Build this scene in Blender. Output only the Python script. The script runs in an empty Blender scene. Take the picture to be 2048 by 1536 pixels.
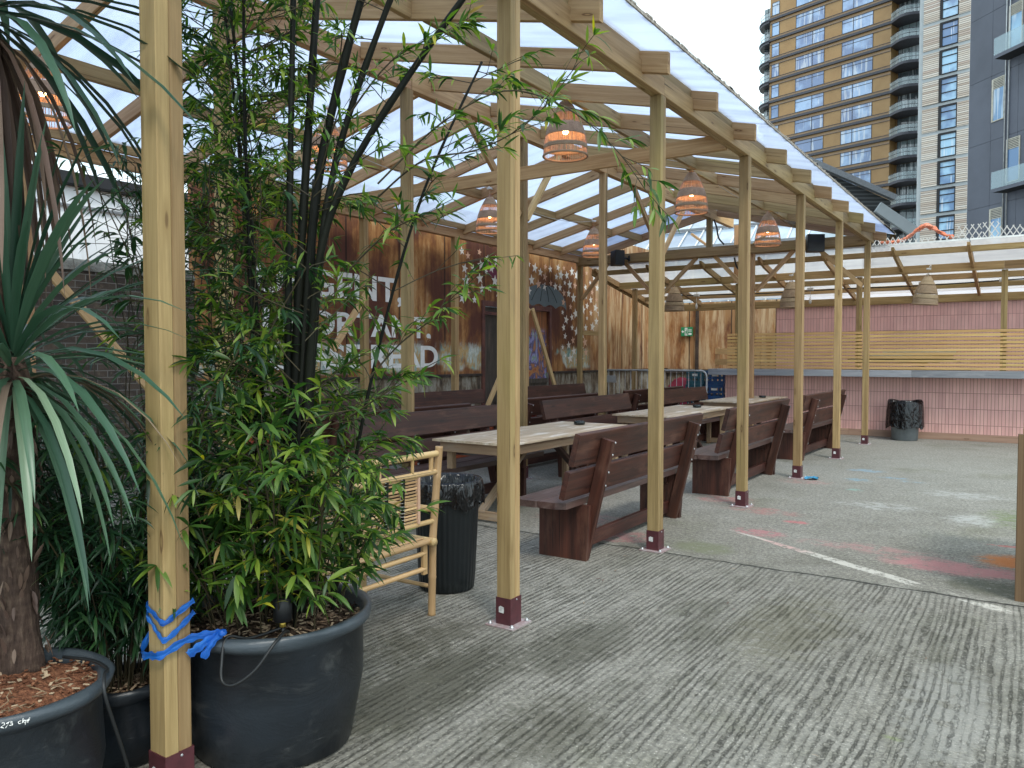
import bpy, bmesh, math, random
from mathutils import Vector as V, Matrix
R = random.Random(7)
sc = bpy.context.scene
C = sc.collection
PI = math.pi

# ---------------------------------------------------------------- node helpers
class G:
    def __init__(s, nt):
        s.nt = nt
    def n(s, typ, ins=None, **props):
        nd = s.nt.nodes.new(typ)
        for k, v in props.items():
            setattr(nd, k, v)
        if ins:
            for k, v in ins.items():
                s.put(nd.inputs[k], v)
        return nd
    def put(s, sock, v):
        if isinstance(v, bpy.types.NodeSocket):
            s.nt.links.new(v, sock)
        elif isinstance(v, (tuple, list)) and sock.type == 'RGBA' and len(v) == 3:
            sock.default_value = (*v, 1)
        else:
            sock.default_value = v
    def m(s, op, a, b=0.0, c=None, clamp=False):
        nd = s.n('ShaderNodeMath', operation=op, use_clamp=clamp)
        s.put(nd.inputs[0], a); s.put(nd.inputs[1], b)
        if c is not None: s.put(nd.inputs[2], c)
        return nd.outputs[0]
    def map(s, vec, scale=(1, 1, 1), loc=(0, 0, 0), rot=(0, 0, 0)):
        return s.n('ShaderNodeMapping', {'Vector': vec, 'Scale': scale, 'Location': loc, 'Rotation': rot}).outputs[0]
    def noise(s, vec, scale=5, detail=4, rough=.55, dist=0, out=0):
        return s.n('ShaderNodeTexNoise', {'Vector': vec, 'Scale': scale, 'Detail': detail, 'Roughness': rough, 'Distortion': dist}).outputs[out]
    def vor(s, vec, scale=5, feature='F1', out='Distance', rnd=1.0):
        return s.n('ShaderNodeTexVoronoi', {'Vector': vec, 'Scale': scale, 'Randomness': rnd}, feature=feature).outputs[out]
    def ss(s, x, a, b, lo=0.0, hi=1.0):
        return s.n('ShaderNodeMapRange', {'Value': x, 'From Min': a, 'From Max': b, 'To Min': lo, 'To Max': hi}, interpolation_type='SMOOTHSTEP').outputs[0]
    def ramp(s, fac, stops):
        nd = s.n('ShaderNodeValToRGB', {'Fac': fac})
        cr = nd.color_ramp
        while len(cr.elements) > 1: cr.elements.remove(cr.elements[-1])
        for i, (p, c) in enumerate(stops):
            e = cr.elements[0] if i == 0 else cr.elements.new(p)
            e.position = p; e.color = (*c, 1)
        return nd.outputs[0]
    def mix(s, fac, a, b, mode='MIX'):
        nd = s.n('ShaderNodeMix', data_type='RGBA', blend_type=mode)
        s.put(nd.inputs[0], fac); s.put(nd.inputs[6], a); s.put(nd.inputs[7], b)
        return nd.outputs[2]
    def sep(s, vec):
        return s.n('ShaderNodeSeparateXYZ', {'Vector': vec}).outputs
    def comb(s, x, y, z):
        return s.n('ShaderNodeCombineXYZ', {'X': x, 'Y': y, 'Z': z}).outputs[0]
    def attr(s, name, out='Vector'):
        return s.n('ShaderNodeAttribute', attribute_name=name).outputs[out]
    def obj(s):
        return s.n('ShaderNodeTexCoord').outputs['Object']
    def bump(s, h, dist=.002, strength=1.0):
        return s.n('ShaderNodeBump', {'Height': h, 'Distance': dist, 'Strength': strength}).outputs[0]
    def bsdf(s, col, rough=.6, normal=None, spec=.5, metal=0.0, **kw):
        nd = s.n('ShaderNodeBsdfPrincipled', {'Base Color': col, 'Roughness': rough, 'Specular IOR Level': spec, 'Metallic': metal})
        for k, v in kw.items(): s.put(nd.inputs[k.replace('_', ' ')], v)
        if normal is not None: s.put(nd.inputs['Normal'], normal)
        return nd.outputs[0]
    def out(s, sh):
        o = s.n('ShaderNodeOutputMaterial'); s.nt.links.new(sh, o.inputs['Surface'])

def mat(name, fn):
    m = bpy.data.materials.new(name); m.use_nodes = True
    m.node_tree.nodes.clear()
    g = G(m.node_tree); g.out(fn(g))
    return m

M = {}
def timber(name, light, dark, streak=1.0, knot=(.09, .045, .02), rough=.65, wear=None, tintamt=.35, knots=True, green=0.0, spec=.35):
    """sawn wood; 'grain' holds (along, across, across) in metres with a per-board offset, 'tint' a per-board random"""
    def fn(g):
        v = g.attr('grain'); t = g.attr('tint', 'Fac')
        lo = g.noise(g.map(v, (.9, 22, 22)), 1.0, 4, .55, .8)
        hi = g.noise(g.map(v, (4, 130, 130)), 1.0, 4, .6)
        f = g.m('ADD', g.m('MULTIPLY', lo, .68), g.m('MULTIPLY', hi, .32 * streak))
        col = g.ramp(f, [(.36, dark), (.5, tuple(a * .5 + b * .5 for a, b in zip(light, dark))), (.64, light)])
        if green:
            gn = g.ss(g.noise(g.map(v, (.7, 3, 3)), 1.0, 3), .52, .72)
            col = g.mix(g.m('MULTIPLY', gn, green), col, tuple(a * b for a, b in zip(light, (.72, .84, .52))))
        ck = g.ss(g.noise(g.map(v, (.8, 75, 75), (5, 2, 7)), 1.0, 2, .5), .685, .72)
        col = g.mix(g.m('MULTIPLY', ck, .75), col, tuple(.22 * c for c in dark))
        dirt = g.ss(g.noise(g.map(v, (1.6, 5, 5), (2, 8, 3)), 1.0, 5, .65), .5, .72)
        col = g.mix(g.m('MULTIPLY', dirt, .3), col, tuple(.62 * c + .02 for c in dark))
        h = g.m('SUBTRACT', hi, g.m('MULTIPLY', ck, .8))
        if knots:
            kv = g.map(v, (2.9, 13, 13))
            d = g.vor(kv, 1.0); c = g.sep(g.vor(kv, 1.0, out='Color'))[0]
            kn = g.m('MULTIPLY', g.ss(g.m('ABSOLUTE', g.m('SUBTRACT', d, .085)), .01, .05, .75, 0), g.m('GREATER_THAN', c, .52))
            ring = g.m('MULTIPLY', g.ss(d, .08, .34, .8, 0), g.m('GREATER_THAN', c, .52))
            col = g.mix(ring, col, dark); col = g.mix(kn, col, knot)
        col = g.mix(g.m('MULTIPLY', g.m('SUBTRACT', t, .5), 2 * tintamt), col, tuple(min(1, a * 1.55) for a in light), 'MIX') if False else g.n(
            'ShaderNodeHueSaturation', {'Color': col, 'Value': g.m('ADD', 1 - tintamt * .5, g.m('MULTIPLY', t, tintamt)),
                                        'Hue': g.m('ADD', .492, g.m('MULTIPLY', g.m('FRACT', g.m('MULTIPLY', t, 7.3)), .016))}).outputs[0]
        if wear:
            w = g.ss(g.noise(g.map(v, (2.2, 9, 9), (9, 3, 1)), 1.0, 6, .65), .5, .68)
            col = g.mix(g.m('MULTIPLY', w, wear[1]), col, wear[0])
        r = g.m('ADD', rough - .12, g.m('MULTIPLY', hi, .24))
        return g.bsdf(col, r, g.bump(h, .0016, .7), spec)
    M[name] = mat(name, fn)
    return M[name]

def plain(name, col, rough=.5, metal=0.0, spec=.5, var=.25, scale=6, bump=0.0, col2=None):
    def fn(g):
        o = g.obj()
        f = g.noise(o, scale, 5, .6)
        c = g.mix(g.ss(f, .35, .7), col, col2 or tuple(x * (1 - var) for x in col))
        nrm = g.bump(g.noise(o, scale * 8, 3), bump) if bump else None
        return g.bsdf(c, g.m('ADD', rough - .08, g.m('MULTIPLY', f, .16)), nrm, spec, metal)
    M[name] = mat(name, fn)
    return M[name]

# ---------------------------------------------------------------- mesh builder
class MB:
    def __init__(s):
        s.v = []; s.f = []; s.g = []; s.t = []; s.mi = []; s.cur = 0; s.sm = []; s.smooth = False
    def add(s, verts, faces, grain=None, tint=None):
        b = len(s.v); t = R.random() if tint is None else tint
        off = V((R.uniform(0, 300), R.uniform(0, 30), R.uniform(0, 30)))
        s.v += [tuple(v) for v in verts]
        gr = grain if grain else [V(v) for v in verts]
        s.g += [tuple(V(q) + off) for q in gr]
        s.t += [t] * len(verts)
        s.f += [tuple(b + i for i in f) for f in faces]
        s.mi += [s.cur] * len(faces); s.sm += [s.smooth] * len(faces)
        return s
    def beam(s, p0, p1, w, h, up=(0, 0, 1), ch=.004, tint=None, w1=None, h1=None):
        p0, p1 = V(p0), V(p1); ax = p1 - p0; L = ax.length; ax = ax / L
        up = V(up); sd = ax.cross(up)
        if sd.length < 1e-6: sd = ax.cross(V((0, 1, 0)))
        sd.normalize(); u = sd.cross(ax).normalized()
        def ring(p, w, h, c):
            a, b = w / 2, h / 2
            c = min(c, a * .4, b * .4)
            return [(x, y) for x, y in ((-a + c, -b), (a - c, -b), (a, -b + c), (a, b - c), (a - c, b), (-a + c, b), (-a, b - c), (-a, -b + c))]
        vs, gr = [], []
        for (p, l, ww, hh) in ((p0, 0, w, h), (p1, L, w1 or w, h1 or h)):
            for x, y in ring(p, ww, hh, ch):
                vs.append(p + sd * x + u * y); gr.append((l, x, y))
        fs = [(i, (i + 1) % 8, 8 + (i + 1) % 8, 8 + i) for i in range(8)]
        fs += [tuple(range(7, -1, -1)), tuple(range(8, 16))]
        return s.add(vs, fs, gr, tint)
    def box(s, lo, hi, ch=.003, along=None, tint=None):
        lo, hi = V(lo), V(hi); d = hi - lo; c = (lo + hi) / 2
        k = along if along is not None else max(range(3), key=lambda i: d[i])
        e = V((0, 0, 0)); e[k] = d[k] / 2
        o = [i for i in range(3) if i != k]
        up = V((0, 0, 0)); up[o[1]] = 1
        return s.beam(c - e, c + e, d[o[0]], d[o[1]], up, ch, tint)
    def hull(s, pts2, k, a, b, tint=None):
        """prism: polygon pts2 in the two axes other than k, from a to b along k"""
        o = [i for i in range(3) if i != k]
        vs = []
        for q in (a, b):
            for p in pts2:
                x = [0, 0, 0]; x[k] = q; x[o[0]] = p[0]; x[o[1]] = p[1]; vs.append(x)
        n = len(pts2)
        fs = [(i, (i + 1) % n, n + (i + 1) % n, n + i) for i in range(n)] + [tuple(range(n - 1, -1, -1)), tuple(range(n, 2 * n))]
        gr = [(v[2], v[0], v[1]) for v in vs]
        return s.add(vs, fs, gr, tint)
    def tube(s, pts, r, n=8, tint=None, cap=True, closed=False):
        pts = [V(p) for p in pts]; m = len(pts)
        rs = r if isinstance(r, (list, tuple)) else [r] * m
        vs, gr = [], []; prev = None; l = 0
        for i, p in enumerate(pts):
            if closed: t = pts[(i + 1) % m] - pts[i - 1]
            else: t = pts[min(i + 1, m - 1)] - pts[max(i - 1, 0)]
            t.normalize()
            if prev is None:
                a = V((0, 0, 1)) if abs(t.z) < .9 else V((1, 0, 0))
                x = t.cross(a).normalized()
            else:
                x = (prev - t * prev.dot(t)).normalized()
            y = t.cross(x); prev = x
            if i: l += (p - pts[i - 1]).length
            for k in range(n):
                th = 2 * PI * k / n
                vs.append(p + (x * math.cos(th) + y * math.sin(th)) * rs[i]); gr.append((l, math.cos(th) * rs[i], math.sin(th) * rs[i]))
        fs = []
        for i in range(m if closed else m - 1):
            j = (i + 1) % m
            for k in range(n):
                fs.append((i * n + k, i * n + (k + 1) % n, j * n + (k + 1) % n, j * n + k))
        if cap and not closed:
            fs += [tuple(range(n - 1, -1, -1)), tuple(range((m - 1) * n, m * n))]
        sm = s.smooth; s.smooth = True; s.add(vs, fs, gr, tint); s.smooth = sm
        return s
    def lathe(s, prof, n=32, c=(0, 0, 0), tint=None, jig=None, closed=False):
        vs = []; m = len(prof)
        for i, (r, z) in enumerate(prof):
            for k in range(n):
                th = 2 * PI * k / n; rr = r + (jig(i, th) if jig else 0)
                vs.append((c[0] + rr * math.cos(th), c[1] + rr * math.sin(th), c[2] + z))
        fs = [(i * n + k, i * n + (k + 1) % n, (i + 1) % m * n + (k + 1) % n, (i + 1) % m * n + k) for i in range(m if closed else m - 1) for k in range(n)]
        if not closed:
            if prof[0][0] > 0: fs.append(tuple(range(n - 1, -1, -1)))
            if prof[-1][0] > 0: fs.append(tuple(range((m - 1) * n, m * n)))
        sm = s.smooth; s.smooth = True; s.add(vs, fs, None, tint); s.smooth = sm
        return s
    def build(s, name, mats, parent=None, loc=(0, 0, 0), rotz=0):
        me = bpy.data.meshes.new(name); me.from_pydata(s.v, [], s.f)
        a = me.attributes.new('grain', 'FLOAT_VECTOR', 'POINT'); a.data.foreach_set('vector', [x for q in s.g for x in q])
        a = me.attributes.new('tint', 'FLOAT', 'POINT'); a.data.foreach_set('value', s.t)
        for m in (mats if isinstance(mats, (list, tuple)) else [mats]): me.materials.append(m)
        me.polygons.foreach_set('material_index', s.mi); me.polygons.foreach_set('use_smooth', s.sm)
        me.update()
        o = bpy.data.objects.new(name, me); C.objects.link(o)
        o.location = loc; o.rotation_euler = (0, 0, rotz)
        if parent: o.parent = parent
        return o

def tag(o, label=None, cat=None, group=None, kind=None):
    if label: o['label'] = label
    if cat: o['category'] = cat
    if group: o['group'] = group
    if kind: o['kind'] = kind
    return o
def empty(name, label, cat, loc=(0, 0, 0), rotz=0, group=None):
    o = bpy.data.objects.new(name, None); C.objects.link(o); o.empty_display_size = .1
    o.location = loc; o.rotation_euler = (0, 0, rotz)
    return tag(o, label, cat, group)
def copy_tree(o, parent=None):
    c = o.copy(); C.objects.link(c); c.parent = parent
    for ch in list(o.children): copy_tree(ch, c)
    return c
def bez(p0, p1, p2, n=8):
    p0, p1, p2 = V(p0), V(p1), V(p2)
    return [p0 * (1 - t) ** 2 + p1 * 2 * t * (1 - t) + p2 * t * t for t in [i / n for i in range(n + 1)]]
def spline(pts, n=6):
    pts = [V(p) for p in pts]; out = []
    for i in range(len(pts) - 1):
        a, b, c, d = pts[max(i - 1, 0)], pts[i], pts[i + 1], pts[min(i + 2, len(pts) - 1)]
        for k in range(n):
            t = k / n
            out.append(.5 * ((2 * b) + (c - a) * t + (2 * a - 5 * b + 4 * c - d) * t * t + (3 * b - a - 3 * c + d) * t ** 3))
    return out + [pts[-1]]
def textmesh(name, body, size, material, parent, mw, extrude=.001, offset=0.0, xs=1.0):
    cu = bpy.data.curves.new(name, 'FONT'); cu.body = body; cu.size = size; cu.extrude = extrude; cu.offset = offset
    to = bpy.data.objects.new(name + '_src', cu); C.objects.link(to)
    dg = bpy.context.evaluated_depsgraph_get(); dg.update()
    me = bpy.data.meshes.new_from_object(to.evaluated_get(dg))
    bpy.data.objects.remove(to); bpy.data.curves.remove(cu)
    me.transform(Matrix.Diagonal((xs, 1, 1, 1))); me.transform(mw)
    me.materials.clear(); me.materials.append(material); me.name = name
    o = bpy.data.objects.new(name, me); C.objects.link(o)
    if parent: o.parent = parent
    return o
# ---------------------------------------------------------------- materials
timber('pine', (.43, .295, .140), (.255, .162, .068), tintamt=.48, green=.4, knot=(.11, .055, .022))
timber('pine_warm', (.56, .36, .185), (.37, .205, .092), knot=(.12, .05, .02))
timber('pine_pale', (.68, .48, .24), (.50, .32, .14), knot=(.2, .1, .05))
timber('bench_stain', (.080, .026, .016), (.026, .009, .006), knot=(.014, .006, .005), rough=.52, wear=((.15, .07, .046), .45), tintamt=.6, spec=.4)
timber('seat_stain_sheen', (.098, .056, .044), (.05, .026, .021), knot=(.02, .01, .008), rough=.42, wear=((.17, .13, .12), .5), tintamt=.3, spec=.5)  # bench stain made lighter and greyer: sky sheen on the seats put into the colour
timber('table_ply', (.62, .48, .35), (.42, .29, .195), rough=.6, wear=((.74, .66, .57), .95), tintamt=.2, knots=False)
timber('table_frame', (.36, .25, .15), (.22, .14, .08), rough=.7, wear=((.30, .26, .22), .5))
timber('table_red', (.36, .075, .035), (.22, .04, .02), rough=.5, wear=((.42, .14, .07), .6))
timber('counter_grey', (.30, .31, .335), (.20, .21, .235), rough=.6, knots=False, wear=((.36, .36, .38), .6))
timber('weathered', (.27, .24, .20), (.13, .11, .09), rough=.8)
timber('cane', (.60, .42, .22), (.44, .28, .12), knots=False, rough=.38, streak=.7, spec=.5, wear=((.36, .22, .10), .4))
timber('cane_slat', (.58, .40, .21), (.40, .24, .11), knots=False, rough=.45, tintamt=.6)
timber('rattan', (.64, .41, .30), (.46, .28, .19), knots=False, rough=.7, tintamt=.5)
timber('rattan_band', (.47, .335, .225), (.32, .215, .14), knots=False, rough=.8)
timber('rattan_grey', (.50, .37, .245), (.33, .235, .15), knots=False, rough=.8)
timber('culm_black', (.011, .012, .008), (.004, .005, .004), knots=False, rough=.5, tintamt=.6, spec=.12)
timber('twig', (.055, .045, .02), (.03, .022, .01), knots=False)
timber('deadwood', (.33, .24, .15), (.2, .13, .07), knots=False)
timber('slat_honey', (.80, .52, .22), (.62, .37, .14), knot=(.3, .15, .06), tintamt=.2)
timber('brown_post', (.22, .135, .07), (.12, .068, .034))
timber('skirt', (.42, .27, .19), (.31, .19, .13))
plain('sleeve', (.085, .022, .028), .45, var=.3, scale=20)
plain('plate', (.33, .22, .22), .55, metal=.2, col2=(.45, .40, .40), scale=30)
plain('sticker', (.72, .72, .70), .6, col2=(.45, .45, .45), scale=60)
plain('zinc', (.52, .53, .54), .45, metal=.6)
plain('black_plastic', (.012, .013, .015), .42)
plain('bin_grey', (.16, .18, .19), .5)
plain('white_plastic', (.75, .75, .73), .4)
plain('cable_black', (.010, .011, .012), .5)
plain('cable_white', (.62, .60, .55), .5)
plain('brass', (.55, .38, .07), .35, metal=.7)
plain('ash_glass', (.015, .02, .02), .15)
plain('ash_fill', (.45, .44, .42), .9)
plain('blue_crate', (.012, .055, .19), .45, col2=(.02, .09, .22))
plain('teal_crate', (.03, .12, .16), .45)
plain('orange_tarp', (.62, .16, .07), .6, col2=(.75, .30, .2), scale=3, bump=.01)
plain('lattice', (.60, .58, .55), .7)
plain('white_paint', (.82, .81, .78), .6, var=.12, scale=14)
plain('speaker_black', (.006, .006, .007), .5)
plain('grey_metal', (.20, .21, .23), .5)
plain('dark_slab', (.055, .055, .07), .5, var=.3)
plain('white_clad', (.84, .85, .87), .6, col2=(.74, .76, .80), scale=.7)
plain('pink_cloth', (.45, .05, .10), .8)
plain('blue_cloth', (.05, .28, .48), .7)
plain('rope', (.5, .46, .38), .9)

def _bag(g):
    o = g.obj()
    x = g.sep(o); a = g.m('ARCTAN2', x[1], x[0])
    h = g.noise(g.comb(g.m('MULTIPLY', a, 1.9), g.m('MULTIPLY', x[2], 2.6), 0), 2.3, 2, .5, 1.3)
    return g.bsdf((.004, .004, .005), .16, g.bump(h, .026, 1), .5)
M['bag'] = mat('bin_bag', _bag)

def _bin(g):
    o = g.obj(); x = g.sep(o)
    f = g.noise(o, 9, 5)
    a = g.m('ARCTAN2', x[1], x[0])
    rib = g.m('SINE', g.m('MULTIPLY', a, 36))
    return g.bsdf(g.mix(g.ss(f, .55, .8), (.006, .008, .009), (.022, .025, .026)), .42, g.bump(rib, .0014), .35)
M['bin_body'] = mat('bin_body', _bin)

def _pot(g):
    o = g.obj()
    f = g.noise(g.map(o, (1, 1, 2.2)), 3.2, 6, .65, .8); s = g.noise(o, 14, 5, .7)
    du = g.m('MULTIPLY', g.ss(f, .52, .72), g.ss(s, .35, .65))
    c = g.mix(g.m('MULTIPLY', du, .5), (.011, .014, .018), (.15, .15, .14))
    c = g.mix(g.m('MULTIPLY', g.ss(g.noise(o, 2, 3), .4, .7), .6), c, (.026, .035, .046))
    c = g.mix(g.m('MULTIPLY', g.ss(g.sep(o)[2], .455, .475), .7), c, (.060, .075, .088))
    sc_ = g.ss(g.noise(g.map(o, (2, 2, 26), rot=(.4, .2, 0)), 4, 3, .6), .7, .76)
    c = g.mix(g.m('MULTIPLY', sc_, .25), c, (.3, .3, .3))
    return g.bsdf(c, g.m('ADD', .36, g.m('MULTIPLY', du, .4)), g.bump(f, .006), .45)
M['pot'] = mat('pot_plastic', _pot)

def soil(name, a, b, c):
    def fn(g):
        o = g.obj(); f = g.noise(o, 55, 6, .7); v = g.vor(o, 90)
        col = g.ramp(f, [(.3, a), (.5, b), (.72, c)])
        return g.bsdf(col, .95, g.bump(g.m('ADD', f, g.m('MULTIPLY', v, .6)), .02), .2)
    M[name] = mat(name, fn)
soil('soil_bark', (.02, .013, .010), (.06, .036, .024), (.16, .105, .07))
soil('soil_red', (.085, .035, .02), (.24, .095, .05), (.40, .19, .10))
plain('chip', (.20, .125, .075), .9, col2=(.09, .055, .035), scale=40)
plain('chip_pale', (.42, .31, .20), .9, col2=(.28, .20, .13), scale=40)

def leafmat(name, stops, trans=.42, rough=.42, along=False):
    def fn(g):
        t = g.attr('tint', 'Fac'); v = g.attr('grain'); x = g.sep(v)
        col = g.ramp(t, stops)
        st = g.noise(g.map(v, (8, 300, 1)), 1.0, 2)
        col = g.n('ShaderNodeHueSaturation', {'Color': col, 'Value': g.m('ADD', .75, g.m('MULTIPLY', st, .5))}).outputs[0]
        p = g.bsdf(col, rough, None, .5)
        tr = g.n('ShaderNodeBsdfTranslucent', {'Color': g.mix(.5, col, (.30, .42, .03), 'MULTIPLY') if False else g.n('ShaderNodeHueSaturation', {'Color': col, 'Value': 1.5, 'Saturation': 1.1}).outputs[0]}).outputs[0]
        mx = g.n('ShaderNodeMixShader', {'Fac': trans}); g.put(mx.inputs[1], p); g.put(mx.inputs[2], tr)
        return mx.outputs[0]
    M[name] = mat(name, fn)
leafmat('bamboo_leaf', [(0, (.012, .040, .010)), (.3, (.030, .085, .015)), (.52, (.080, .165, .024)), (.76, (.22, .31, .045)), (.93, (.20, .27, .04)), (.965, (.42, .38, .03)), (1, (.36, .24, .10))])
leafmat('bamboo_dark', [(0, (.008, .03, .014)), (.5, (.018, .058, .022)), (.85, (.045, .11, .03)), (1, (.11, .19, .04))], trans=.25)
leafmat('cordyline', [(0, (.013, .040, .026)), (.4, (.034, .085, .050)), (.75, (.095, .175, .105)), (1, (.22, .31, .20))], trans=.15, rough=.36)
leafmat('dead_blade', [(0, (.10, .06, .05)), (.5, (.19, .125, .09)), (1, (.36, .27, .19))], trans=.2, rough=.6)

def _trunk(g):
    o = g.obj(); f = g.noise(g.map(o, (1, 1, .22)), 60, 6, .7); b = g.noise(g.map(o, (1, 1, 2.5)), 14, 4)
    return g.bsdf(g.ramp(g.m('ADD', g.m('MULTIPLY', f, .6), g.m('MULTIPLY', b, .4)), [(.3, (.035, .022, .018)), (.52, (.10, .065, .05)), (.72, (.24, .17, .12))]), .9, g.bump(f, .02), .2)
M['trunk'] = mat('fibrous_trunk', _trunk)

def _ribbon(g):
    f = g.noise(g.map(g.attr('grain'), (9, 60, 60)), 1.0, 3)
    p = g.bsdf(g.ramp(f, [(.3, (.01, .08, .38)), (.6, (.02, .16, .62)), (.8, (.10, .34, .85))]), .3, g.bump(f, .01), .5)
    t = g.n('ShaderNodeBsdfTranslucent', {'Color': (.03, .25, .8, 1)}).outputs[0]
    mx = g.n('ShaderNodeMixShader', {'Fac': .3}); g.put(mx.inputs[1], p); g.put(mx.inputs[2], t)
    return mx.outputs[0]
M['ribbon'] = mat('blue_tape', _ribbon)

def _polyf(T):
  def _poly(g):
      # twin-wall polycarbonate: milky, light passes
      o = g.obj(); x = g.sep(o)
      fl = g.m('SINE', g.m('MULTIPLY', x[1], 2 * PI / .016))
      d = g.noise(g.map(o, (.6, 3, 1)), 2.0, 5, .6)
      col = g.mix(g.ss(d, .4, .75), tuple(min(.97, c * k) for c, k in zip((.70, .735, .80), T[0])), tuple(min(.97, c * k) for c, k in zip((.60, .63, .70), T[0])))
      tr = g.n('ShaderNodeBsdfTransparent', {'Color': col}).outputs[0]
      tl = g.n('ShaderNodeBsdfTranslucent', {'Color': col, 'Normal': g.bump(fl, .002)}).outputs[0]
      gl = g.bsdf((.8, .82, .86), .25, g.bump(fl, .001), .5)
      a = g.n('ShaderNodeMixShader', {'Fac': T[1]}); g.put(a.inputs[1], tr); g.put(a.inputs[2], tl)
      b = g.n('ShaderNodeMixShader', {'Fac': .06}); g.put(b.inputs[1], a.outputs[0]); g.put(b.inputs[2], gl)
      return b.outputs[0]
  return _poly
M['poly'] = mat('twinwall_sheet', _polyf(((1.02, 1.03, 1.06), .56)))
M['poly_clear'] = mat('clear_sheet', _polyf(((1.18, 1.08, .97), .38)))
plain('edge_tape', (.20, .17, .14), .7, col2=(.4, .37, .33), scale=30)

def _ground(g):
    o = g.obj(); s = g.sep(o); x, y = s[0], s[1]
    wob = g.noise(o, 2.3, 4); wob2 = g.noise(o, 9, 4)
    jy = g.m('ADD', g.m('ADD', 4.03, g.m('MULTIPLY', g.m('SUBTRACT', wob, .5), .10)), g.m('MULTIPLY', g.m('SUBTRACT', wob2, .5), .05))
    front = g.ss(g.m('SUBTRACT', y, jy), -.006, .006, 1, 0)           # brushed slab this side of the joint
    big = g.noise(o, .55, 5, .6, .3); med = g.noise(o, 3.1, 5, .65); fine = g.noise(o, 34, 6, .8)
    agg = g.vor(o, 85); aggc = g.sep(g.vor(o, 85, out='Color'))[0]
    col = g.ramp(g.m('ADD', g.m('MULTIPLY', big, .55), g.m('MULTIPLY', med, .45)), [(.30, (.130, .119, .094)), (.46, (.200, .187, .158)), (.6, (.245, .231, .200)), (.75, (.31, .296, .264))])
    far = g.ss(y, 4.2, 9.5)
    col = g.mix(g.m('MULTIPLY', far, .4), col, (.27, .268, .24))
    # damp green-dark stain bands
    st = g.noise(g.map(o, (1.0, .42, 1), (3.2, 1.4, 0)), 1.15, 7, .72, .8)
    damp = g.m('MULTIPLY', g.ss(g.m('ADD', st, g.m('MULTIPLY', g.m('SUBTRACT', fine, .5), .12)), .52, .64), g.ss(y, 6.0, 2.5))
    col = g.mix(g.m('MULTIPLY', damp, .6), col, (.075, .072, .046))
    moss = g.m('MULTIPLY', g.ss(g.noise(g.map(o, (1, 1, 1), (7, 2, 0)), .8, 5, .65), .55, .72), .45)
    col = g.mix(moss, col, (.125, .125, .075))
    # exposed aggregate
    pale = g.m('MULTIPLY', g.ss(agg, .10, .30, 1, 0), g.m('GREATER_THAN', aggc, .74))
    dk = g.m('MULTIPLY', g.ss(agg, .10, .35, 1, 0), g.m('LESS_THAN', aggc, .26))
    col = g.mix(g.m('MULTIPLY', pale, .6), col, (.52, .50, .46)); col = g.mix(g.m('MULTIPLY', dk, .55), col, (.06, .058, .055))
    col = g.n('ShaderNodeHueSaturation', {'Color': col, 'Value': g.m('MULTIPLY', g.m('ADD', .62, g.m('MULTIPLY', g.ss(fine, .32, .68), .76)), g.m('ADD', .78, g.m('MULTIPLY', aggc, .44)))}).outputs[0]
    # brushed ridges running along y
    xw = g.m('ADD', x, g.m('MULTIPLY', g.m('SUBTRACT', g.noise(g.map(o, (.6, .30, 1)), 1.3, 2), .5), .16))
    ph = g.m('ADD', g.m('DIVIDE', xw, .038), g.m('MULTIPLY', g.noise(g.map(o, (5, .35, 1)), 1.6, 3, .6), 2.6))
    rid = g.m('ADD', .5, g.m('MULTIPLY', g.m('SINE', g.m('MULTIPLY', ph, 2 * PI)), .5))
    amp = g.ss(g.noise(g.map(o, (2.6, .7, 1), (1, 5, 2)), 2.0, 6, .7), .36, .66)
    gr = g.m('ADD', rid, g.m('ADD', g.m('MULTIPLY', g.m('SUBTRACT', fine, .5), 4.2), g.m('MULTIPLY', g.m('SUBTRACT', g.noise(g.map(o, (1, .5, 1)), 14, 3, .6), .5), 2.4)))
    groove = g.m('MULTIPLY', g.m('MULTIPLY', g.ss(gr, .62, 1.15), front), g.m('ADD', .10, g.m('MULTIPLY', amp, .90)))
    col = g.mix(g.m('MULTIPLY', groove, .50), col, (.076, .070, .054))  # groove shade, with some dirt, painted into the colour to back up the bump
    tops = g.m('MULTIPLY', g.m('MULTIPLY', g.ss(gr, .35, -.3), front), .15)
    col = g.mix(tops, col, (.42, .405, .365))  # ridge tops: pale raked aggregate plus a highlight painted into the colour
    # joint crack
    crack = g.ss(g.m('ABSOLUTE', g.m('SUBTRACT', y, jy)), .004, .014, 1, 0)
    cr2 = g.m('MULTIPLY', g.ss(g.m('ABSOLUTE', g.m('SUBTRACT', y, jy)), .0, .10, 1, 0), g.ss(wob2, .4, .6))
    col = g.mix(g.m('MULTIPLY', cr2, .45), col, (.075, .075, .06)); col = g.mix(g.m('MULTIPLY', crack, g.ss(med, .36, .46)), col, (.018, .018, .016))
    # spilt paint: soft-edged patches broken up by noise
    br = g.noise(g.map(o, (1.0, 1.5, 1)), 7, 7, .82)
    def spot(col, cx, cy, rx, ry, c, amt, thr=.45):
        dx = g.m('DIVIDE', g.m('SUBTRACT', x, cx), rx); dy = g.m('DIVIDE', g.m('SUBTRACT', y, cy), ry)
        d = g.m('ADD', g.m('MULTIPLY', dx, dx), g.m('MULTIPLY', dy, dy))
        e = g.m('MULTIPLY', g.ss(d, .15, 1.0, 1, 0), g.ss(g.m('SUBTRACT', br, g.m('MULTIPLY', d, .12)), thr - .04, thr + .05))
        return g.mix(g.m('MULTIPLY', e, amt), col, c)
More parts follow.
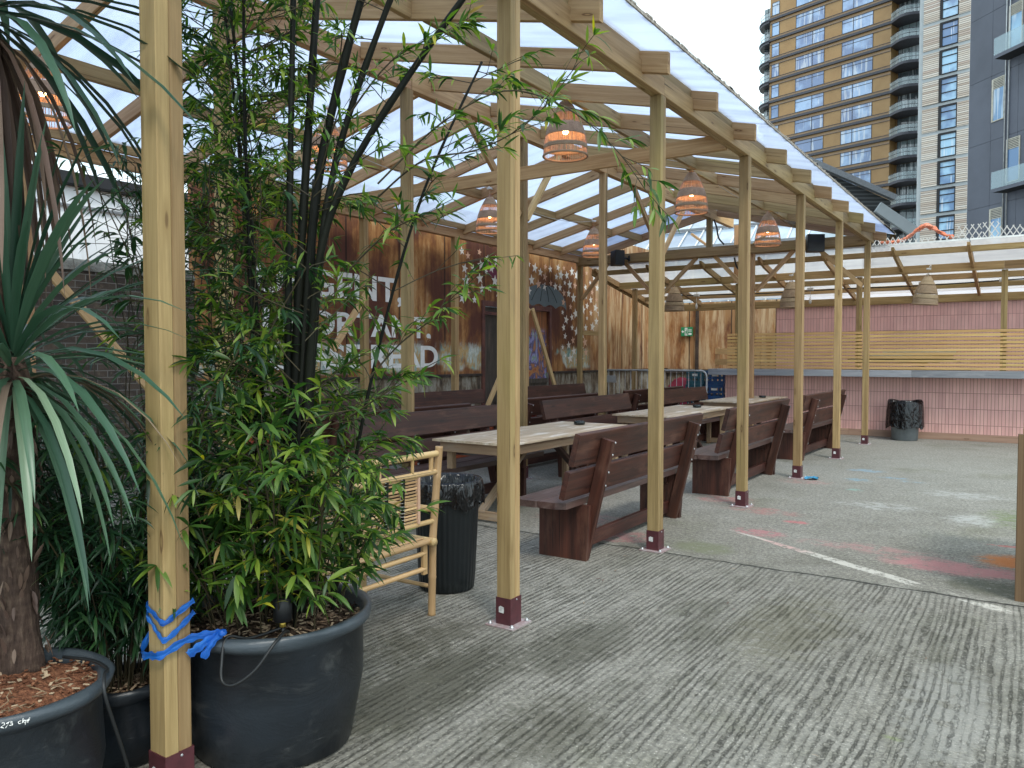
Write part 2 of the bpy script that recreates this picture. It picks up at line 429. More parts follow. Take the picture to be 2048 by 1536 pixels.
    for a in ((1.95, 4.78, .60, .26, (.47, .20, .20), .8, .41), (1.35, 5.05, .75, .24, (.38, .20, .19), .55, .47), (.45, 5.15, .3, .22, (.42, .17, .18), .7, .46),
              (.62, 5.75, .16, .10, (.50, .13, .14), .7, .45), (.2, 6.1, .5, .25, (.38, .15, .14), .5, .47), (2.35, 5.2, .38, .30, (.55, .18, .04), .85, .40), (2.3, 5.75, .3, .06, (.48, .12, .10), .7, .46),
              (2.3, 7.0, .45, .75, (.13, .17, .06), .7, .46), (1.92, 6.75, .30, .42, (.42, .42, .395), .7, .46), (1.75, 8.2, .6, .35, (.40, .40, .38), .6, .47), (1.1, 7.0, .6, .3, (.46, .46, .44), .5, .48),
              (.62, 8.7, .22, .18, (.16, .34, .44), .65, .48), (.95, 9.1, .26, .12, (.18, .33, .44), .6, .48), (1.2, 8.9, .3, .1, (.2, .34, .42), .5, .49), (.55, 9.6, .3, .2, (.20, .33, .42), .6, .45), (.72, 7.9, .12, .12, (.22, .40, .34), .6, .46),
              (-.55, 4.35, .5, .3, (.42, .15, .15), .6, .44), (-1.1, 4.8, .6, .4, (.40, .20, .19), .45, .47), (-.3, 6.5, .4, .3, (.42, .16, .15), .55, .45), (.1, 8.2, .4, .3, (.40, .18, .17), .45, .47),
              (1.28, 2.9, .38, .85, (.125, .114, .072), .55, .42), (.12, 1.15, .34, .85, (.060, .057, .040), .75, .38), (.42, 2.0, .30, .6, (.065, .062, .044), .65, .40), (-.25, 1.6, .22, .5, (.07, .066, .046), .6, .42), (.75, 1.1, .3, .45, (.075, .07, .048), .5, .43), (2.1, 2.2, .25, .8, (.30, .29, .265), .5, .42), (2.25, 4.35, .5, .28, (.075, .078, .05), .7, .40), (.25, 4.35, .3, .25, (.16, .17, .10), .7, .40), (1.95, 1.8, .05, .03, (.20, .25, .08), .5, .4)):
        col = spot(col, *a)
    # worn white painted line: from (.1,5.17) to (2.3,3.86)
    ux, uy = .8592, -.5116
    px = g.m('SUBTRACT', x, .1); py = g.m('SUBTRACT', y, 5.17)
    al = g.m('ADD', g.m('MULTIPLY', px, ux), g.m('MULTIPLY', py, uy)); pe = g.m('ADD', g.m('MULTIPLY', px, -uy), g.m('MULTIPLY', py, ux))
    pe = g.m('ADD', pe, g.m('MULTIPLY', g.m('SUBTRACT', fine, .5), .09))
    w = g.m('MULTIPLY', g.m('MULTIPLY', g.ss(al, 0, .5), g.ss(al, 3.2, 2.5)), g.ss(g.m('ABSOLUTE', g.m('ADD', pe, g.m('MULTIPLY', g.m('SUBTRACT', med, .5), .06))), g.m('ADD', .012, g.m('MULTIPLY', g.ss(al, .2, 1.3), .030)), g.m('ADD', .020, g.m('MULTIPLY', g.ss(al, .2, 1.3), .032)), 1, 0))
    w = g.m('MULTIPLY', w, g.m('MAXIMUM', g.ss(al, 1.98, 1.90), g.m('MULTIPLY', g.ss(al, 2.12, 2.2), g.ss(al, 2.62, 2.5))))
    wn = g.m('MULTIPLY', w, g.ss(g.noise(o, 9, 6, .85), .42, .50))
    wn = g.m('MULTIPLY', wn, g.ss(g.m('ABSOLUTE', g.m('SUBTRACT', y, jy)), .03, .07))
    col = g.mix(g.m('MULTIPLY', wn, .85), col, g.mix(g.ss(g.m('ABSOLUTE', g.m('SUBTRACT', al, .75)), .35, .1), (.56, .53, .47), (.55, .36, .33)))
    h = g.m('SUBTRACT', g.m('ADD', g.m('MULTIPLY', fine, .35), g.m('MULTIPLY', g.m('MULTIPLY', groove, -1.0), .9)), g.m('MULTIPLY', crack, 1.2))
    h = g.m('ADD', h, g.m('MULTIPLY', g.ss(agg, 0, .35, 1, 0), .12))
    rough = g.m('SUBTRACT', .82, g.m('MULTIPLY', damp, .25))
    return g.bsdf(col, rough, g.bump(h, .013, 1.0), .35)
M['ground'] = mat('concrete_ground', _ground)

def _rust(g):
    o = g.obj(); s = g.sep(o); y, z = s[1], s[2]; al = g.m('ADD', y, s[0])
    v = g.comb(al, z, 0)
    st = g.noise(g.map(v, (3.2, .35, 1)), 1.6, 6, .65, .4); big = g.noise(g.map(v, (.8, .5, 1)), 1.3, 4, .55, .3); fi = g.noise(g.map(v, (14, 5, 1)), 2.0, 5, .7)
    f = g.m('ADD', g.m('ADD', g.m('MULTIPLY', st, .45), g.m('MULTIPLY', big, .4)), g.m('MULTIPLY', fi, .15))
    col = g.ramp(f, [(.34, (.05, .02, .015)), (.43, (.12, .045, .026)), (.50, (.23, .095, .036)), (.56, (.38, .19, .07)), (.64, (.50, .34, .18))])
    # flatter oxide-brown overpaint on the middle panels
    op = g.m('MULTIPLY', g.ss(big, .40, .55, 1, 0), g.ss(y, 14.2, 12.5)); op = g.m('MULTIPLY', op, .85)
    col = g.mix(op, col, (.098, .036, .026))
    # further along the wall: bleached tan sheets
    fr = g.m('MULTIPLY', g.m('MAXIMUM', g.ss(al, 8.0, 9.6) if False else g.ss(y, 13.9, 15.0), 0), g.ss(g.noise(g.map(v, (1.6, .5, 1), (8, 0, 0)), 1.6, 5, .65), .36, .56))
    col = g.mix(g.m('MULTIPLY', fr, .8), col, g.mix(g.ss(st, .42, .6), (.36, .20, .09), (.56, .42, .26)))
    # streak runs
    ru = g.ss(g.noise(g.map(v, (9, .22, 1), (4, 0, 0)), 2.0, 4, .6), .58, .74)
    col = g.mix(g.m('MULTIPLY', ru, .45), col, (.44, .22, .07))
    dkr = g.ss(g.noise(g.map(v, (11, .3, 1), (14, 0, 0)), 2.0, 4, .6), .62, .74)
    col = g.mix(g.m('MULTIPLY', dkr, .5), col, (.03, .018, .016))
    # corrugation seams
    pz = g.m('ABSOLUTE', g.m('SUBTRACT', g.m('FRACT', g.m('DIVIDE', al, 1.17)), .5))
    seam = g.ss(pz, .010, .020, 1, 0); col = g.mix(g.m('MULTIPLY', seam, .8), col, (.02, .013, .012))
    # paint band of teal, white and ochre just over the ledge
    bn = g.m('MULTIPLY', g.ss(z, 1.22, 1.30), g.ss(g.m('ADD', z, g.m('MULTIPLY', g.m('SUBTRACT', fi, .5), .4)), 1.80, 1.62))
    bn = g.m('MULTIPLY', bn, g.ss(y, 14.6, 14.2))
    cell = g.noise(g.map(v, (2.2, .8, 1), (3, 3, 0)), 1.7, 5, .7)
    bc = g.ramp(cell, [(.34, (.05, .25, .27)), (.42, (.30, .40, .34)), (.48, (.50, .30, .10)), (.54, (.42, .47, .40)), (.6, (.62, .62, .55)), (.68, (.06, .22, .24))])
    bc = g.n('ShaderNodeHueSaturation', {'Color': bc, 'Value': g.m('ADD', .55, g.m('MULTIPLY', fi, .9))}).outputs[0]
    col = g.mix(g.m('MULTIPLY', bn, g.ss(g.noise(v, 1.1, 3), .42, .5)), col, bc)
    # under the ledge: weathered whitewash
    lo = g.ss(z, 1.19, 1.17)
    lc = g.ramp(g.noise(g.map(v, (2.5, .8, 1)), 2.2, 6, .7), [(.36, (.06, .045, .035)), (.47, (.17, .125, .085)), (.56, (.30, .27, .22)), (.68, (.42, .41, .36))])
    col = g.mix(lo, col, lc)
    h = g.m('ADD', g.m('MULTIPLY', fi, .5), g.m('MULTIPLY', g.m('SINE', g.m('MULTIPLY', al, 2 * PI / .195)), .15))
    return g.bsdf(col, .78, g.bump(h, .008), .25)
M['rust'] = mat('rusted_sheet', _rust)

def _door(g):
    o = g.obj(); f = g.noise(g.map(o, (1, 5, .6)), 3, 6, .65)
    return g.bsdf(g.ramp(f, [(.3, (.025, .022, .018)), (.55, (.07, .055, .042)), (.75, (.14, .10, .07))]), .7, g.bump(f, .003))
M['door_dark'] = mat('dark_door', _door)
def _mural(g):
    o = g.obj(); f = g.noise(g.map(o, (1, 1.2, .7), (0, 2, 3)), 2.6, 5, .6, 1.5); z = g.sep(o)[2]
    c = g.ramp(f, [(.30, (.30, .06, .03)), (.40, (.45, .20, .06)), (.47, (.05, .05, .13)), (.53, (.33, .30, .55)), (.58, (.15, .30, .12)), (.64, (.45, .42, .55)), (.72, (.40, .10, .04))])
    up = g.ss(z, 1.95, 2.15); c = g.mix(up, c, g.ramp(g.noise(g.map(o, (1, 9, .5)), 2.5, 4), [(.35, (.10, .035, .02)), (.6, (.32, .12, .04))]))
    return g.bsdf(c, .65)
M['mural'] = mat('mural_panel', _mural)
plain('ledge_dark', (.022, .016, .014), .8, col2=(.06, .04, .03))
plain('frame_rust', (.085, .030, .026), .7, col2=(.16, .06, .04), scale=5)
def _worn(col):
    def fn(g):
        f = g.noise(g.obj(), 16, 5, .7)
        return g.bsdf(g.mix(g.ss(f, .56, .70), col, tuple(.35 * c + .05 for c in col)), .7)
    return fn
M['star_white'] = mat('star_white', _worn((.74, .70, .64)))
M['star_peach'] = mat('star_peach', _worn((.62, .38, .26)))
M['umbrella_blue'] = mat('umbrella_paint', _worn((.115, .145, .155)))
M['plum_paint'] = mat('plum_paint', _worn((.15, .02, .055)))
plain('umbrella_line', (.03, .035, .035), .8)

def tiles(name, a, b, mortar, bw, bh, mw):
    def fn(g):
        s = g.sep(g.obj()); v = g.comb(s[0], s[2], 0)
        br = g.n('ShaderNodeTexBrick', {'Vector': v, 'Color1': a, 'Color2': b, 'Mortar': mortar, 'Scale': 1.0, 'Mortar Size': mw, 'Mortar Smooth': .15, 'Bias': 0.0, 'Brick Width': bw, 'Row Height': bh}, offset=0.0, squash=1.0)
        f = g.noise(g.map(g.obj(), (3, 3, 1)), 3, 5)
        c = g.n('ShaderNodeHueSaturation', {'Color': br.outputs[0], 'Value': g.m('ADD', .85, g.m('MULTIPLY', f, .3))}).outputs[0]
        return g.bsdf(c, .38, g.bump(g.m('SUBTRACT', 1, br.outputs[1]), .003), .5)
    M[name] = mat(name, fn)
tiles('pink_tile', (.72, .42, .37), (.61, .335, .30), (.17, .075, .07), .0545, .285, .0028)
tiles('pink_tile_back', (.80, .50, .48), (.70, .41, .40), (.30, .12, .12), .062, .295, .0026)
def _brick(g):
    s = g.sep(g.obj()); v = g.comb(s[1], s[2], 0)
    br = g.n('ShaderNodeTexBrick', {'Vector': v, 'Color1': (.10, .075, .058), 'Color2': (.042, .036, .034), 'Mortar': (.20, .185, .165), 'Scale': 1.0, 'Mortar Size': .006, 'Mortar Smooth': .3, 'Bias': -.1, 'Brick Width': .225, 'Row Height': .075})
    f = g.noise(g.obj(), 12, 5, .7)
    c = g.mix(g.ss(f, .5, .75), br.outputs[0], (.15, .12, .085))
    return g.bsdf(c, .85, g.bump(g.m('SUBTRACT', f, g.m('MULTIPLY', br.outputs[1], .8)), .01), .2)
M['brick'] = mat('stock_brick', _brick)
plain('coping', (.24, .225, .19), .9, col2=(.09, .085, .07), scale=5, bump=.01)

def glassmat(name, a, b):
    def fn(g):
        o = g.obj(); f = g.noise(o, .35, 3); c = g.noise(g.map(o, (2.2, 2.2, .15)), 1.5, 2)
        ri = g.n('ShaderNodeObjectInfo').outputs['Random']
        col = g.mix(g.ss(g.m('ADD', f, g.m('MULTIPLY', g.m('SUBTRACT', ri, .5), .3)), .4, .62), a, b); c = g.m('ADD', c, g.m('MULTIPLY', g.m('SUBTRACT', g.m('FRACT', g.m('MULTIPLY', ri, 13.7)), .5), .16)); col = g.mix(g.m('MULTIPLY', g.ss(c, .56, .62), .55), col, (.62, .66, .70))
        return g.bsdf(col, .08, None, .9)
    M[name] = mat(name, fn)
glassmat('pane_sky', (.13, .20, .36), (.30, .44, .66))
glassmat('pane_dark', (.05, .065, .075), (.20, .26, .28))
glassmat('pane_blue', (.10, .19, .36), (.30, .50, .68))
def _bal(g):
    p = g.bsdf((.55, .64, .68), .06, None, .8); t = g.n('ShaderNodeBsdfTransparent', {'Color': (.86, .93, .95, 1)}).outputs[0]
    mx = g.n('ShaderNodeMixShader', {'Fac': .68}); g.put(mx.inputs[1], p); g.put(mx.inputs[2], t); return mx.outputs[0]
M['balglass'] = mat('balcony_glass', _bal)
plain('bronze_panel', (.33, .195, .075), .45, col2=(.29, .165, .062), scale=.6)
plain('bronze_band', (.30, .19, .105), .5, col2=(.25, .16, .09), scale=.6)
plain('wing_grey', (.37, .40, .42), .6, var=.12, scale=.6)
plain('charcoal', (.088, .095, .125), .6, col2=(.072, .078, .102), scale=.5)
plain('charcoal_dark', (.012, .012, .015), .7)
plain('cream_frame', (.50, .46, .38), .5)
def _louv(g):
    z = g.sep(g.obj())[2]
    i = g.m('FLOOR', g.m('MULTIPLY', z, 4.6)); fz = g.m('FRACT', g.m('MULTIPLY', z, 4.6))
    w = g.n('ShaderNodeTexWhiteNoise', noise_dimensions='1D'); g.put(w.inputs['W'], i)
    c = g.ramp(w.outputs[0], [(0, (.62, .57, .51)), (.35, (.52, .45, .38)), (.65, (.40, .32, .26)), (.85, (.60, .56, .51)), (1, (.44, .33, .27))])
    c = g.mix(g.ss(fz, .72, .8), c, (.11, .10, .095))
    return g.bsdf(c, .6, g.bump(g.ss(fz, .72, .8, 1, 0), .05))
M['louvre'] = mat('timber_louvre', _louv)
def _clad(g):
    z = g.sep(g.obj())[2]; fz = g.m('FRACT', g.m('MULTIPLY', z, 3.4))
    return g.bsdf(g.mix(g.ss(fz, .62, .7), (.022, .024, .027), (.075, .08, .085)), .6, g.bump(fz, .05))
M['dark_clad'] = mat('dark_cladding', _clad)
def _gr(g):
    o = g.obj(); f = g.noise(o, .5, 4)
    return g.bsdf(g.mix(g.ss(f, .35, .65), (.16, .22, .30), (.36, .44, .52)), .15, None, .8)
M['glazed'] = mat('glazed_roof', _gr)
def _bulb(g):
    return g.n('ShaderNodeEmission', {'Color': (1, .62, .25, 1), 'Strength': 16.0}).outputs[0]
M['bulb'] = mat('bulb_glow', _bulb)
M['sign_green'] = plain('sign_green', (.01, .22, .09), .4, var=.1)
def wb(mb, name, mats, parent, label=None, kind=None):
    """build a part whose vertices are given in world metres under an Empty that stands elsewhere"""
    o = mb.build(name, mats)
    o.parent = parent
    root = parent
    while root.parent: root = root.parent
    if parent.type == 'EMPTY': o.matrix_parent_inverse = Matrix.Translation(-parent.location)
    if label: o['label'] = label
    if kind: o['kind'] = kind
    return o

# ================================================================= ground
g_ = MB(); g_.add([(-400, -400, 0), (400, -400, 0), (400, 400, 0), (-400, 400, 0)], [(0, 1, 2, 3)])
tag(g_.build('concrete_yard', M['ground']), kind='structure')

# ================================================================= timber pavilion
PY = [-.062, 2.0, 4.035, 6.192, 8.397, 10.658, 12.973]      # right posts, near face
CY = [0.1, 2.2, 4.32, 6.43, 8.56, 10.66]                      # ridge posts
LY = [2.05, 4.21, 6.60, 8.72, 10.90, 13.03]                   # left posts
XR, XC, XL = 0.0, -2.80, -5.65
ZE, ZR = 3.49, 4.15
pav = empty('timber_pavilion', 'open-sided pine pavilion with a clear ridged roof over the benches', 'pavilion', (-2.83, 6.5, 0))

def post_parts(x, y, z1, wood, sleeve=True, splice=False):
    mb = MB(); w = .094
    mb.box((x - w, y, .012), (x, y + .049, z1), .004, 2)
    mb.box((x - w + .003, y + .0505, .012), (x - .002, y + .100, z1 + .002), .004, 2)
    # drying checks
    p = wb(mb, 'post', M[wood], pav)
    if sleeve:
        s = MB(); e = .004
        z = .158
        cx0, cx1, cy0, cy1 = x - w - e, x + e, y - e, y + .1 + e
        s.box((cx0, cy0, .008), (cx1, cy1, z), .002, 2)
        wb(s, 'metal_sleeve', M['sleeve'], p)
        b = MB(); b.box((cx0 - .042, cy0 - .042, .0), (cx1 + .042, cy1 + .042, .009), .002, 0)
        for (bx, by) in ((cx0 - .022, cy0 - .022), (cx1 + .022, cy0 - .022), (cx1 + .022, cy1 + .022), (cx0 - .022, cy1 + .022)):
            b.cur = 1; b.lathe([(.013, .009), (.013, .014), (.007, .017), (.007, .024), (0, .024)], 10, (bx, by, 0)); b.cur = 0
        wb(b, 'base_plate', [M['plate'], M['zinc']], p)
        k = MB(); k.add([(x - w + .018 + .0, cy0 - .0012, .075), (x - w + .052, cy0 - .0012, .072), (x - w + .053, cy0 - .0012, .106), (x - w + .03, cy0 - .0012, .112), (x - w + .018, cy0 - .0012, .104)], [(0, 1, 2, 3, 4)])
        wb(k, 'sticker', M['sticker'], p)
        k2 = MB(); k2.lathe([(.0055, 0), (.004, .003), (0, .003)], 8); k2.v = [(cx1 + v[2], y + .055 + v[0], .145 + v[1]) for v in k2.v]
        wb(k2, 'screw', M['zinc'], p)
    return p
for i, y in enumerate(PY): post_parts(XR, y, ZE, 'pine')
for i, y in enumerate(CY): post_parts(XC, y, ZR, 'pine', sleeve=(y < 99))
for i, y in enumerate(LY): post_parts(XL, y, ZE, 'pine_warm' if i < 1 else 'pine')  # first post: orange light on it put into the colour by warmer pine
# gable frame posts
for x in (-3.86, -1.98): post_parts(x, 12.975, 3.42, 'pine_warm')

YA, YB = -.45, 13.36
def slope_z(x):                                              # rafter underside
    d = abs(x - (-2.847)); return 4.246 - .245 * d
def eave(x0, x1, outer, wood='pine'):
    # two boards on edge, joints at the posts, plus blocking between the rafters
    mb = MB(); ys = [YA, PY[1] + .05, PY[2] + .05, PY[4] + .05, YB]
    for a, b in zip(ys, ys[1:]):
        mb.box((x0, a + .001, ZE + .001), (x0 + .046, b - .001, ZE + .148), .004, 1)
    ys = [YA, PY[2] + .06, PY[3] + .05, PY[5] + .06, YB]
    for a, b in zip(ys, ys[1:]):
        mb.box((x0 + .048, a + .001, ZE + (.001 if outer > 0 else .003)), (x1, b - .001, ZE + .146), .004, 1)
    return wb(mb, 'eave_beam', M[wood], pav)
eave(-.094, 0, 1); eave(-5.744, -5.65, -1, 'pine_warm')
mb = MB()
for a, b in zip([YA, 4.37, 8.61, 12.9], [4.37, 8.61, 12.9, 14.3]):
    mb.box((-2.893, a + .001, ZR + .001), (-2.847, b - .001, ZR + .2), .004, 1); mb.box((-2.846, a + .03, ZR + .002), (-2.80, b + .02 if b < 14 else b, ZR + .198), .004, 1)
wb(mb, 'ridge_beam', M['pine_warm'], pav)

RY = [-.40, .60, 1.62, 2.65, 3.68, 4.69, 5.73, 6.80, 7.86, 8.94, 10.02, 11.12, 12.15, 13.28]
W = .047
for i, y in enumerate(RY):
    for sgn in (1, -1):
        xe = .20 if sgn > 0 else -5.895
        xi = -2.797 if sgn > 0 else -2.897
        mb = MB(); c = .076; h = .1525; o1, o2 = R.uniform(0, 200), R.uniform(0, 20); k_ = .0035
        P = [(xe, slope_z(xe)), (xi, slope_z(xi)), (xi, slope_z(xi) + h), (xe, slope_z(xe) + h)]
        pc = (sum(p[0] for p in P) / 4, sum(p[1] for p in P) / 4)
        In = [(p[0] + (k_ if p[0] < pc[0] else -k_), p[1] + (k_ if j in (0, 1) else -k_)) for j, p in enumerate(P)]
        vs = []
        for yy, Q in ((y, In), (y + k_, P), (y + W - k_, P), (y + W, In)): vs += [(a, yy, b) for a, b in Q]
        fs = [tuple(r * 4 + j for j in (0, 1, 2, 3))[::(1 if r == 0 else -1)] for r in (0, 3)]
        for r in range(3): fs += [(r * 4 + j, r * 4 + (j + 1) % 4, (r + 1) * 4 + (j + 1) % 4, (r + 1) * 4 + j) for j in range(4)]
        mb.add(vs, fs, [(v[0], v[2] + .245 * abs(v[0] + 2.847), v[1]) for v in vs])
        wb(mb, 'rafter', M[R.choice(['pine_warm'] if sgn < 0 else ['pine', 'pine_warm', 'pine_warm'])], pav)
# noggins between rafters, staggered
for i in range(len(RY) - 1):
    for sgn in (1, -1):
        x = (-1.30 if sgn > 0 else -4.39) + (.11 if i % 2 else 0) * sgn
        mb = MB(); z = slope_z(x) + .070
        mb.beam((x, RY[i] + W + .001, z), (x, RY[i + 1] - .001, z), W, .14, (-.24 * sgn if False else 0, 0, 1))
        wb(mb, 'noggin', M['pine'], pav)
        xb = -.062 if sgn > 0 else -5.63
        mb = MB(); zb = slope_z(xb)
        mb.box((xb - .023, RY[i] + W + .001, ZE + .150), (xb + .046 if sgn > 0 else xb + .023, RY[i + 1] - .001, ZE + .262 if sgn > 0 else ZE + .262), .004, 1)
        wb(mb, 'blocking', M['pine'], pav)
# tie beams
mb = MB(); mb.box((-5.643, 5.80, 3.478), (-.098, 5.847, 3.628), .004, 0); wb(mb, 'tie_beam', M['pine_warm'], pav)
mb = MB(); mb.box((-5.70, 12.926, 3.43), (-.06, 12.972, 3.60), .004, 0); mb.box((-5.62, 13.078, 3.42), (-.10, 13.124, 3.57), .004, 0)
wb(mb, 'tie_beam', M['pine'], pav)
mb = MB(); mb.box((-2.90, 12.975, 3.425), (-2.80, 13.073, 4.148), .004, 2); wb(mb, 'king_post', M['pine'], pav)
mb = MB(); mb.box((-2.70, 14.02, 3.0), (-2.60, 14.12, 4.148), .004, 2); wb(mb, 'king_post', M['pine_warm'], pav)
def brace(p0, p1, wood='pine', w=.047, h=.095, up=(0, 1, 0)):
    mb = MB(); mb.beam(p0, p1, w, h, up); wb(mb, 'brace', M[wood], pav)
yb = 13.02
for a, b in (((-5.62, 2.72), (-5.02, 3.425)), ((-4.62, 3.425), (-3.97, 2.72)), ((-3.84, 2.72), (-3.10, 3.425)), ((-2.74, 3.425), (-2.10, 2.74)), ((-1.95, 2.72), (-1.28, 3.425)), ((-.86, 3.425), (-.12, 2.73))):
    brace((a[0], yb, a[1]), (b[0], yb, b[1]), 'pine_warm', .075, .047, (0, 1, 0))
brace((-3.6, 14.05, 4.06), (-2.95, 14.05, 3.55), 'pine_warm'); brace((-2.55, 14.05, 3.55), (-1.95, 14.05, 4.02), 'pine')
for (ya, za, y2, z2, wd) in ((5.33, 4.148, 6.40, 3.22, 'pine_warm'), (6.56, 3.2, 7.34, 4.148, 'pine_pale'), (9.62, 4.148, 10.63, 3.25, 'pine_warm'), (10.79, 3.25, 11.72, 4.148, 'pine_pale')):  # far-side braces: light on their faces put into the colour by paler wood
    brace((-2.846, ya, za), (-2.846, y2, z2), wd, .085, .05, (1, 0, 0))
# raking props at the left row
for (a, b) in (((10.86, 2.42), (9.12, .15)), ((10.98, 2.42), (12.2, .20)), ((2.17, 2.42), (3.3, 1.1)), ((6.56, 2.4), (5.9, 1.6))):
    brace((-5.60 + .03, a[0], a[1]), (-5.55, b[0], b[1]), 'pine_pale', .09, .045, (1, 0, 0))
mb = MB(); mb.box((-5.70, 13.15, 1.98), (-5.655, 13.9, 2.07)); wb(mb, 'rail', M['pine'], pav)
# roof sheets, two rafter bays each
def sheet(y0, y1, sgn):
    mb = MB(); t = .012
    xe = .325 if sgn > 0 else -6.02
    xi = -2.842 if sgn > 0 else -2.852
    za, zb = slope_z(xe) + .156, slope_z(xi) + .156
    p = [(xe, y0, za), (xi, y0, zb), (xi, y1, zb), (xe, y1, za)]
    vs = p + [(a, b, c + t) for a, b, c in p]
    mb.add(vs, [(0, 1, 2, 3), (7, 6, 5, 4), (0, 4, 5, 1), (1, 5, 6, 2), (2, 6, 7, 3), (3, 7, 4, 0)])
    o = wb(mb, 'roof_sheet', M['poly'], pav)
    if sgn > 0:
        e = MB(); e.beam((xe + .004, y0, za + .006), (xe + .004, y1, za + .006), .010, .026)
        n = int((y1 - y0) / .5)
        for k in range(int((y1 - y0) * 9)):
            yy = R.uniform(y0, y1); e.box((xe - .02, yy, za + .012), (xe + .012, yy + R.uniform(.02, .09), za + .012 + R.uniform(.008, .016)), .001, 1)
        wb(e, 'edge_tape', M['edge_tape'], o)
for a, b in zip(RY[::2], RY[2::2] + [RY[-1]]):
    if b > a:
        for sgn in (1, -1): sheet(a + .026, b + .022, sgn)
sheet(RY[-2] + .026, RY[-1] + .14, 1); sheet(RY[-2] + .026, RY[-1] + .14, -1)
for y in RY[::2]:                                             # clips on the sheet joints
    pass

# ================================================================= canopy in front of the bar
can = empty('bar_canopy', 'flat pine canopy with milky sheets sloping back over the bar', 'canopy', (0, 14.6, 0))
CX = [-5.21, -2.855, -.505, 1.858, 4.21, 6.56]
def cz(y): return 3.43 - .18 * (y - 13.4)
for x in CX:
    mb = MB(); x0 = x
    mb.box((x0, 14.62, 0.02), (x0 + .047, 14.71, 3.04), .004, 2); mb.box((x0 + .049, 14.62, .02), (x0 + .096, 14.71, 3.04), .004, 2)
    wb(mb, 'post', M['pine'], can)
mb = MB()
for a, b in ((-5.6, -2.0), (-2.0, 1.9), (1.9, 7)):
    mb.box((a + .001, 14.57, 3.045), (b - .001, 14.617, 3.192), .004, 0)
wb(mb, 'beam', M['pine'], can)
for k, x in enumerate([-5.55, -4.35, -3.2, -2.05, -.90, .26, 1.40, 2.55, 3.7, 4.9, 6.1]):
    mb = MB(); zt = lambda y: cz(y) - .015
    # front end cut back to a curve
    pts = [(13.42, zt(13.42)), (16.55, zt(16.55)), (16.55, zt(16.55) - .12), (14.35, zt(14.35) - .12), (13.75, zt(13.75) - .115), (13.52, zt(13.52) - .09), (13.42, zt(13.42) - .05)]
    mb.hull(pts, 0, x, x + .047)
    mb.g = [(V(v)[1] + k * 3.1, V(v)[0], V(v)[2]) for v in mb.v]
    wb(mb, 'rafter', M['pine_warm' if k % 3 == 0 else 'pine'], can)
    if k < 10:
        nx = [-5.55, -4.35, -3.2, -2.05, -.90, .26, 1.40, 2.55, 3.7, 4.9, 6.1][k + 1]
        for y, h in ((13.62, .10), (15.28, .11), (15.95, .10)):
            nb = MB(); nb.box((x + .048, y, cz(y) - .017 - h), (nx - .001, y + .047, cz(y) - .017), .004, 0); wb(nb, 'noggin', M['pine'], can)
mb = MB()
for a, b in ((-5.6, -.9), (-.9, 3.2), (3.2, 7)): mb.box((a + .001, 16.56, 2.62), (b - .001, 16.607, 2.78), .004, 0)
wb(mb, 'wall_plate', M['pine'], can)
mb = MB(); mb.box((-5.62, 13.45, 3.10), (-5.575, 16.5, 3.10 + .001)) if False else mb.beam((-5.60, 13.45, cz(13.45) - .09), (-5.60, 16.55, cz(16.55) - .09), .045, .14); wb(mb, 'edge_board', M['pine'], can)
for a, b in ((-5.62, -3.19), (-3.17, -.87), (-.85, 1.43), (1.45, 3.73), (3.75, 7)):
    mb = MB(); p = [(a, 13.36, cz(13.36)), (b, 13.36, cz(13.36)), (b, 16.62, cz(16.62)), (a, 16.62, cz(16.62))]
    vs = p + [(q[0], q[1], q[2] + .012) for q in p]
    mb.add(vs, [(0, 1, 2, 3), (7, 6, 5, 4), (0, 4, 5, 1), (1, 5, 6, 2), (2, 6, 7, 3), (3, 7, 4, 0)])
    o = wb(mb, 'roof_sheet', M['poly_clear'], can)
    e = MB(); e.beam((a, 13.354, cz(13.36) + .006), (b, 13.354, cz(13.36) + .006), .008, .03, up=(0, 0, 1)); wb(e, 'edge_tape', M['white_plastic'], o)
# cable, junction boxes and bare bulbs under the canopy
mb = MB(); mb.smooth = True
mb.tube(spline([(-4.75, 15.6, 2.93), (-3.2, 15.62, 2.90), (-2.1, 15.6, 2.89), (-.9, 15.6, 2.91), (.3, 15.6, 2.90), (1.4, 15.6, 2.92), (2.6, 15.6, 2.95), (5, 15.6, 2.95)], 5), .013, 6)
tag(mb.build('power_cable', M['cable_black']), 'black power cable strung along under the bar canopy rafters', 'cable')
for k, (x, z, lab) in enumerate(((-4.05, 2.90, 'white junction box with a bare bulb under the left end of the bar canopy'), (-1.57, 2.92, 'white junction box with a bare bulb under the middle of the bar canopy'), (.52, 2.93, 'small white junction box beside the hanging lamp under the bar canopy'), (1.85, 2.92, 'white junction box on the canopy rafter at the right edge of the photo'))):
    e = empty('junction_box', lab, 'junction box', (x, 15.55, z), 0, 'white boxes on the canopy cable')
    mb = MB(); mb.box((-.06, -.035, -.02), (.06, .035, .04), .008); mb.tube([(0, .02, .04), (0, .02, .12)], .012, 6); mb.build('housing', M['white_plastic'], e)
    if k < 2:
        mb = MB(); mb.tube([(0, 0, -.02), (0, 0, -.17)], .006, 6); mb.lathe([(.014, -.17), (.018, -.20), (.03, -.25), (.022, -.29), (0, -.30)], 12); mb.build('bulb', M['white_plastic'], e)
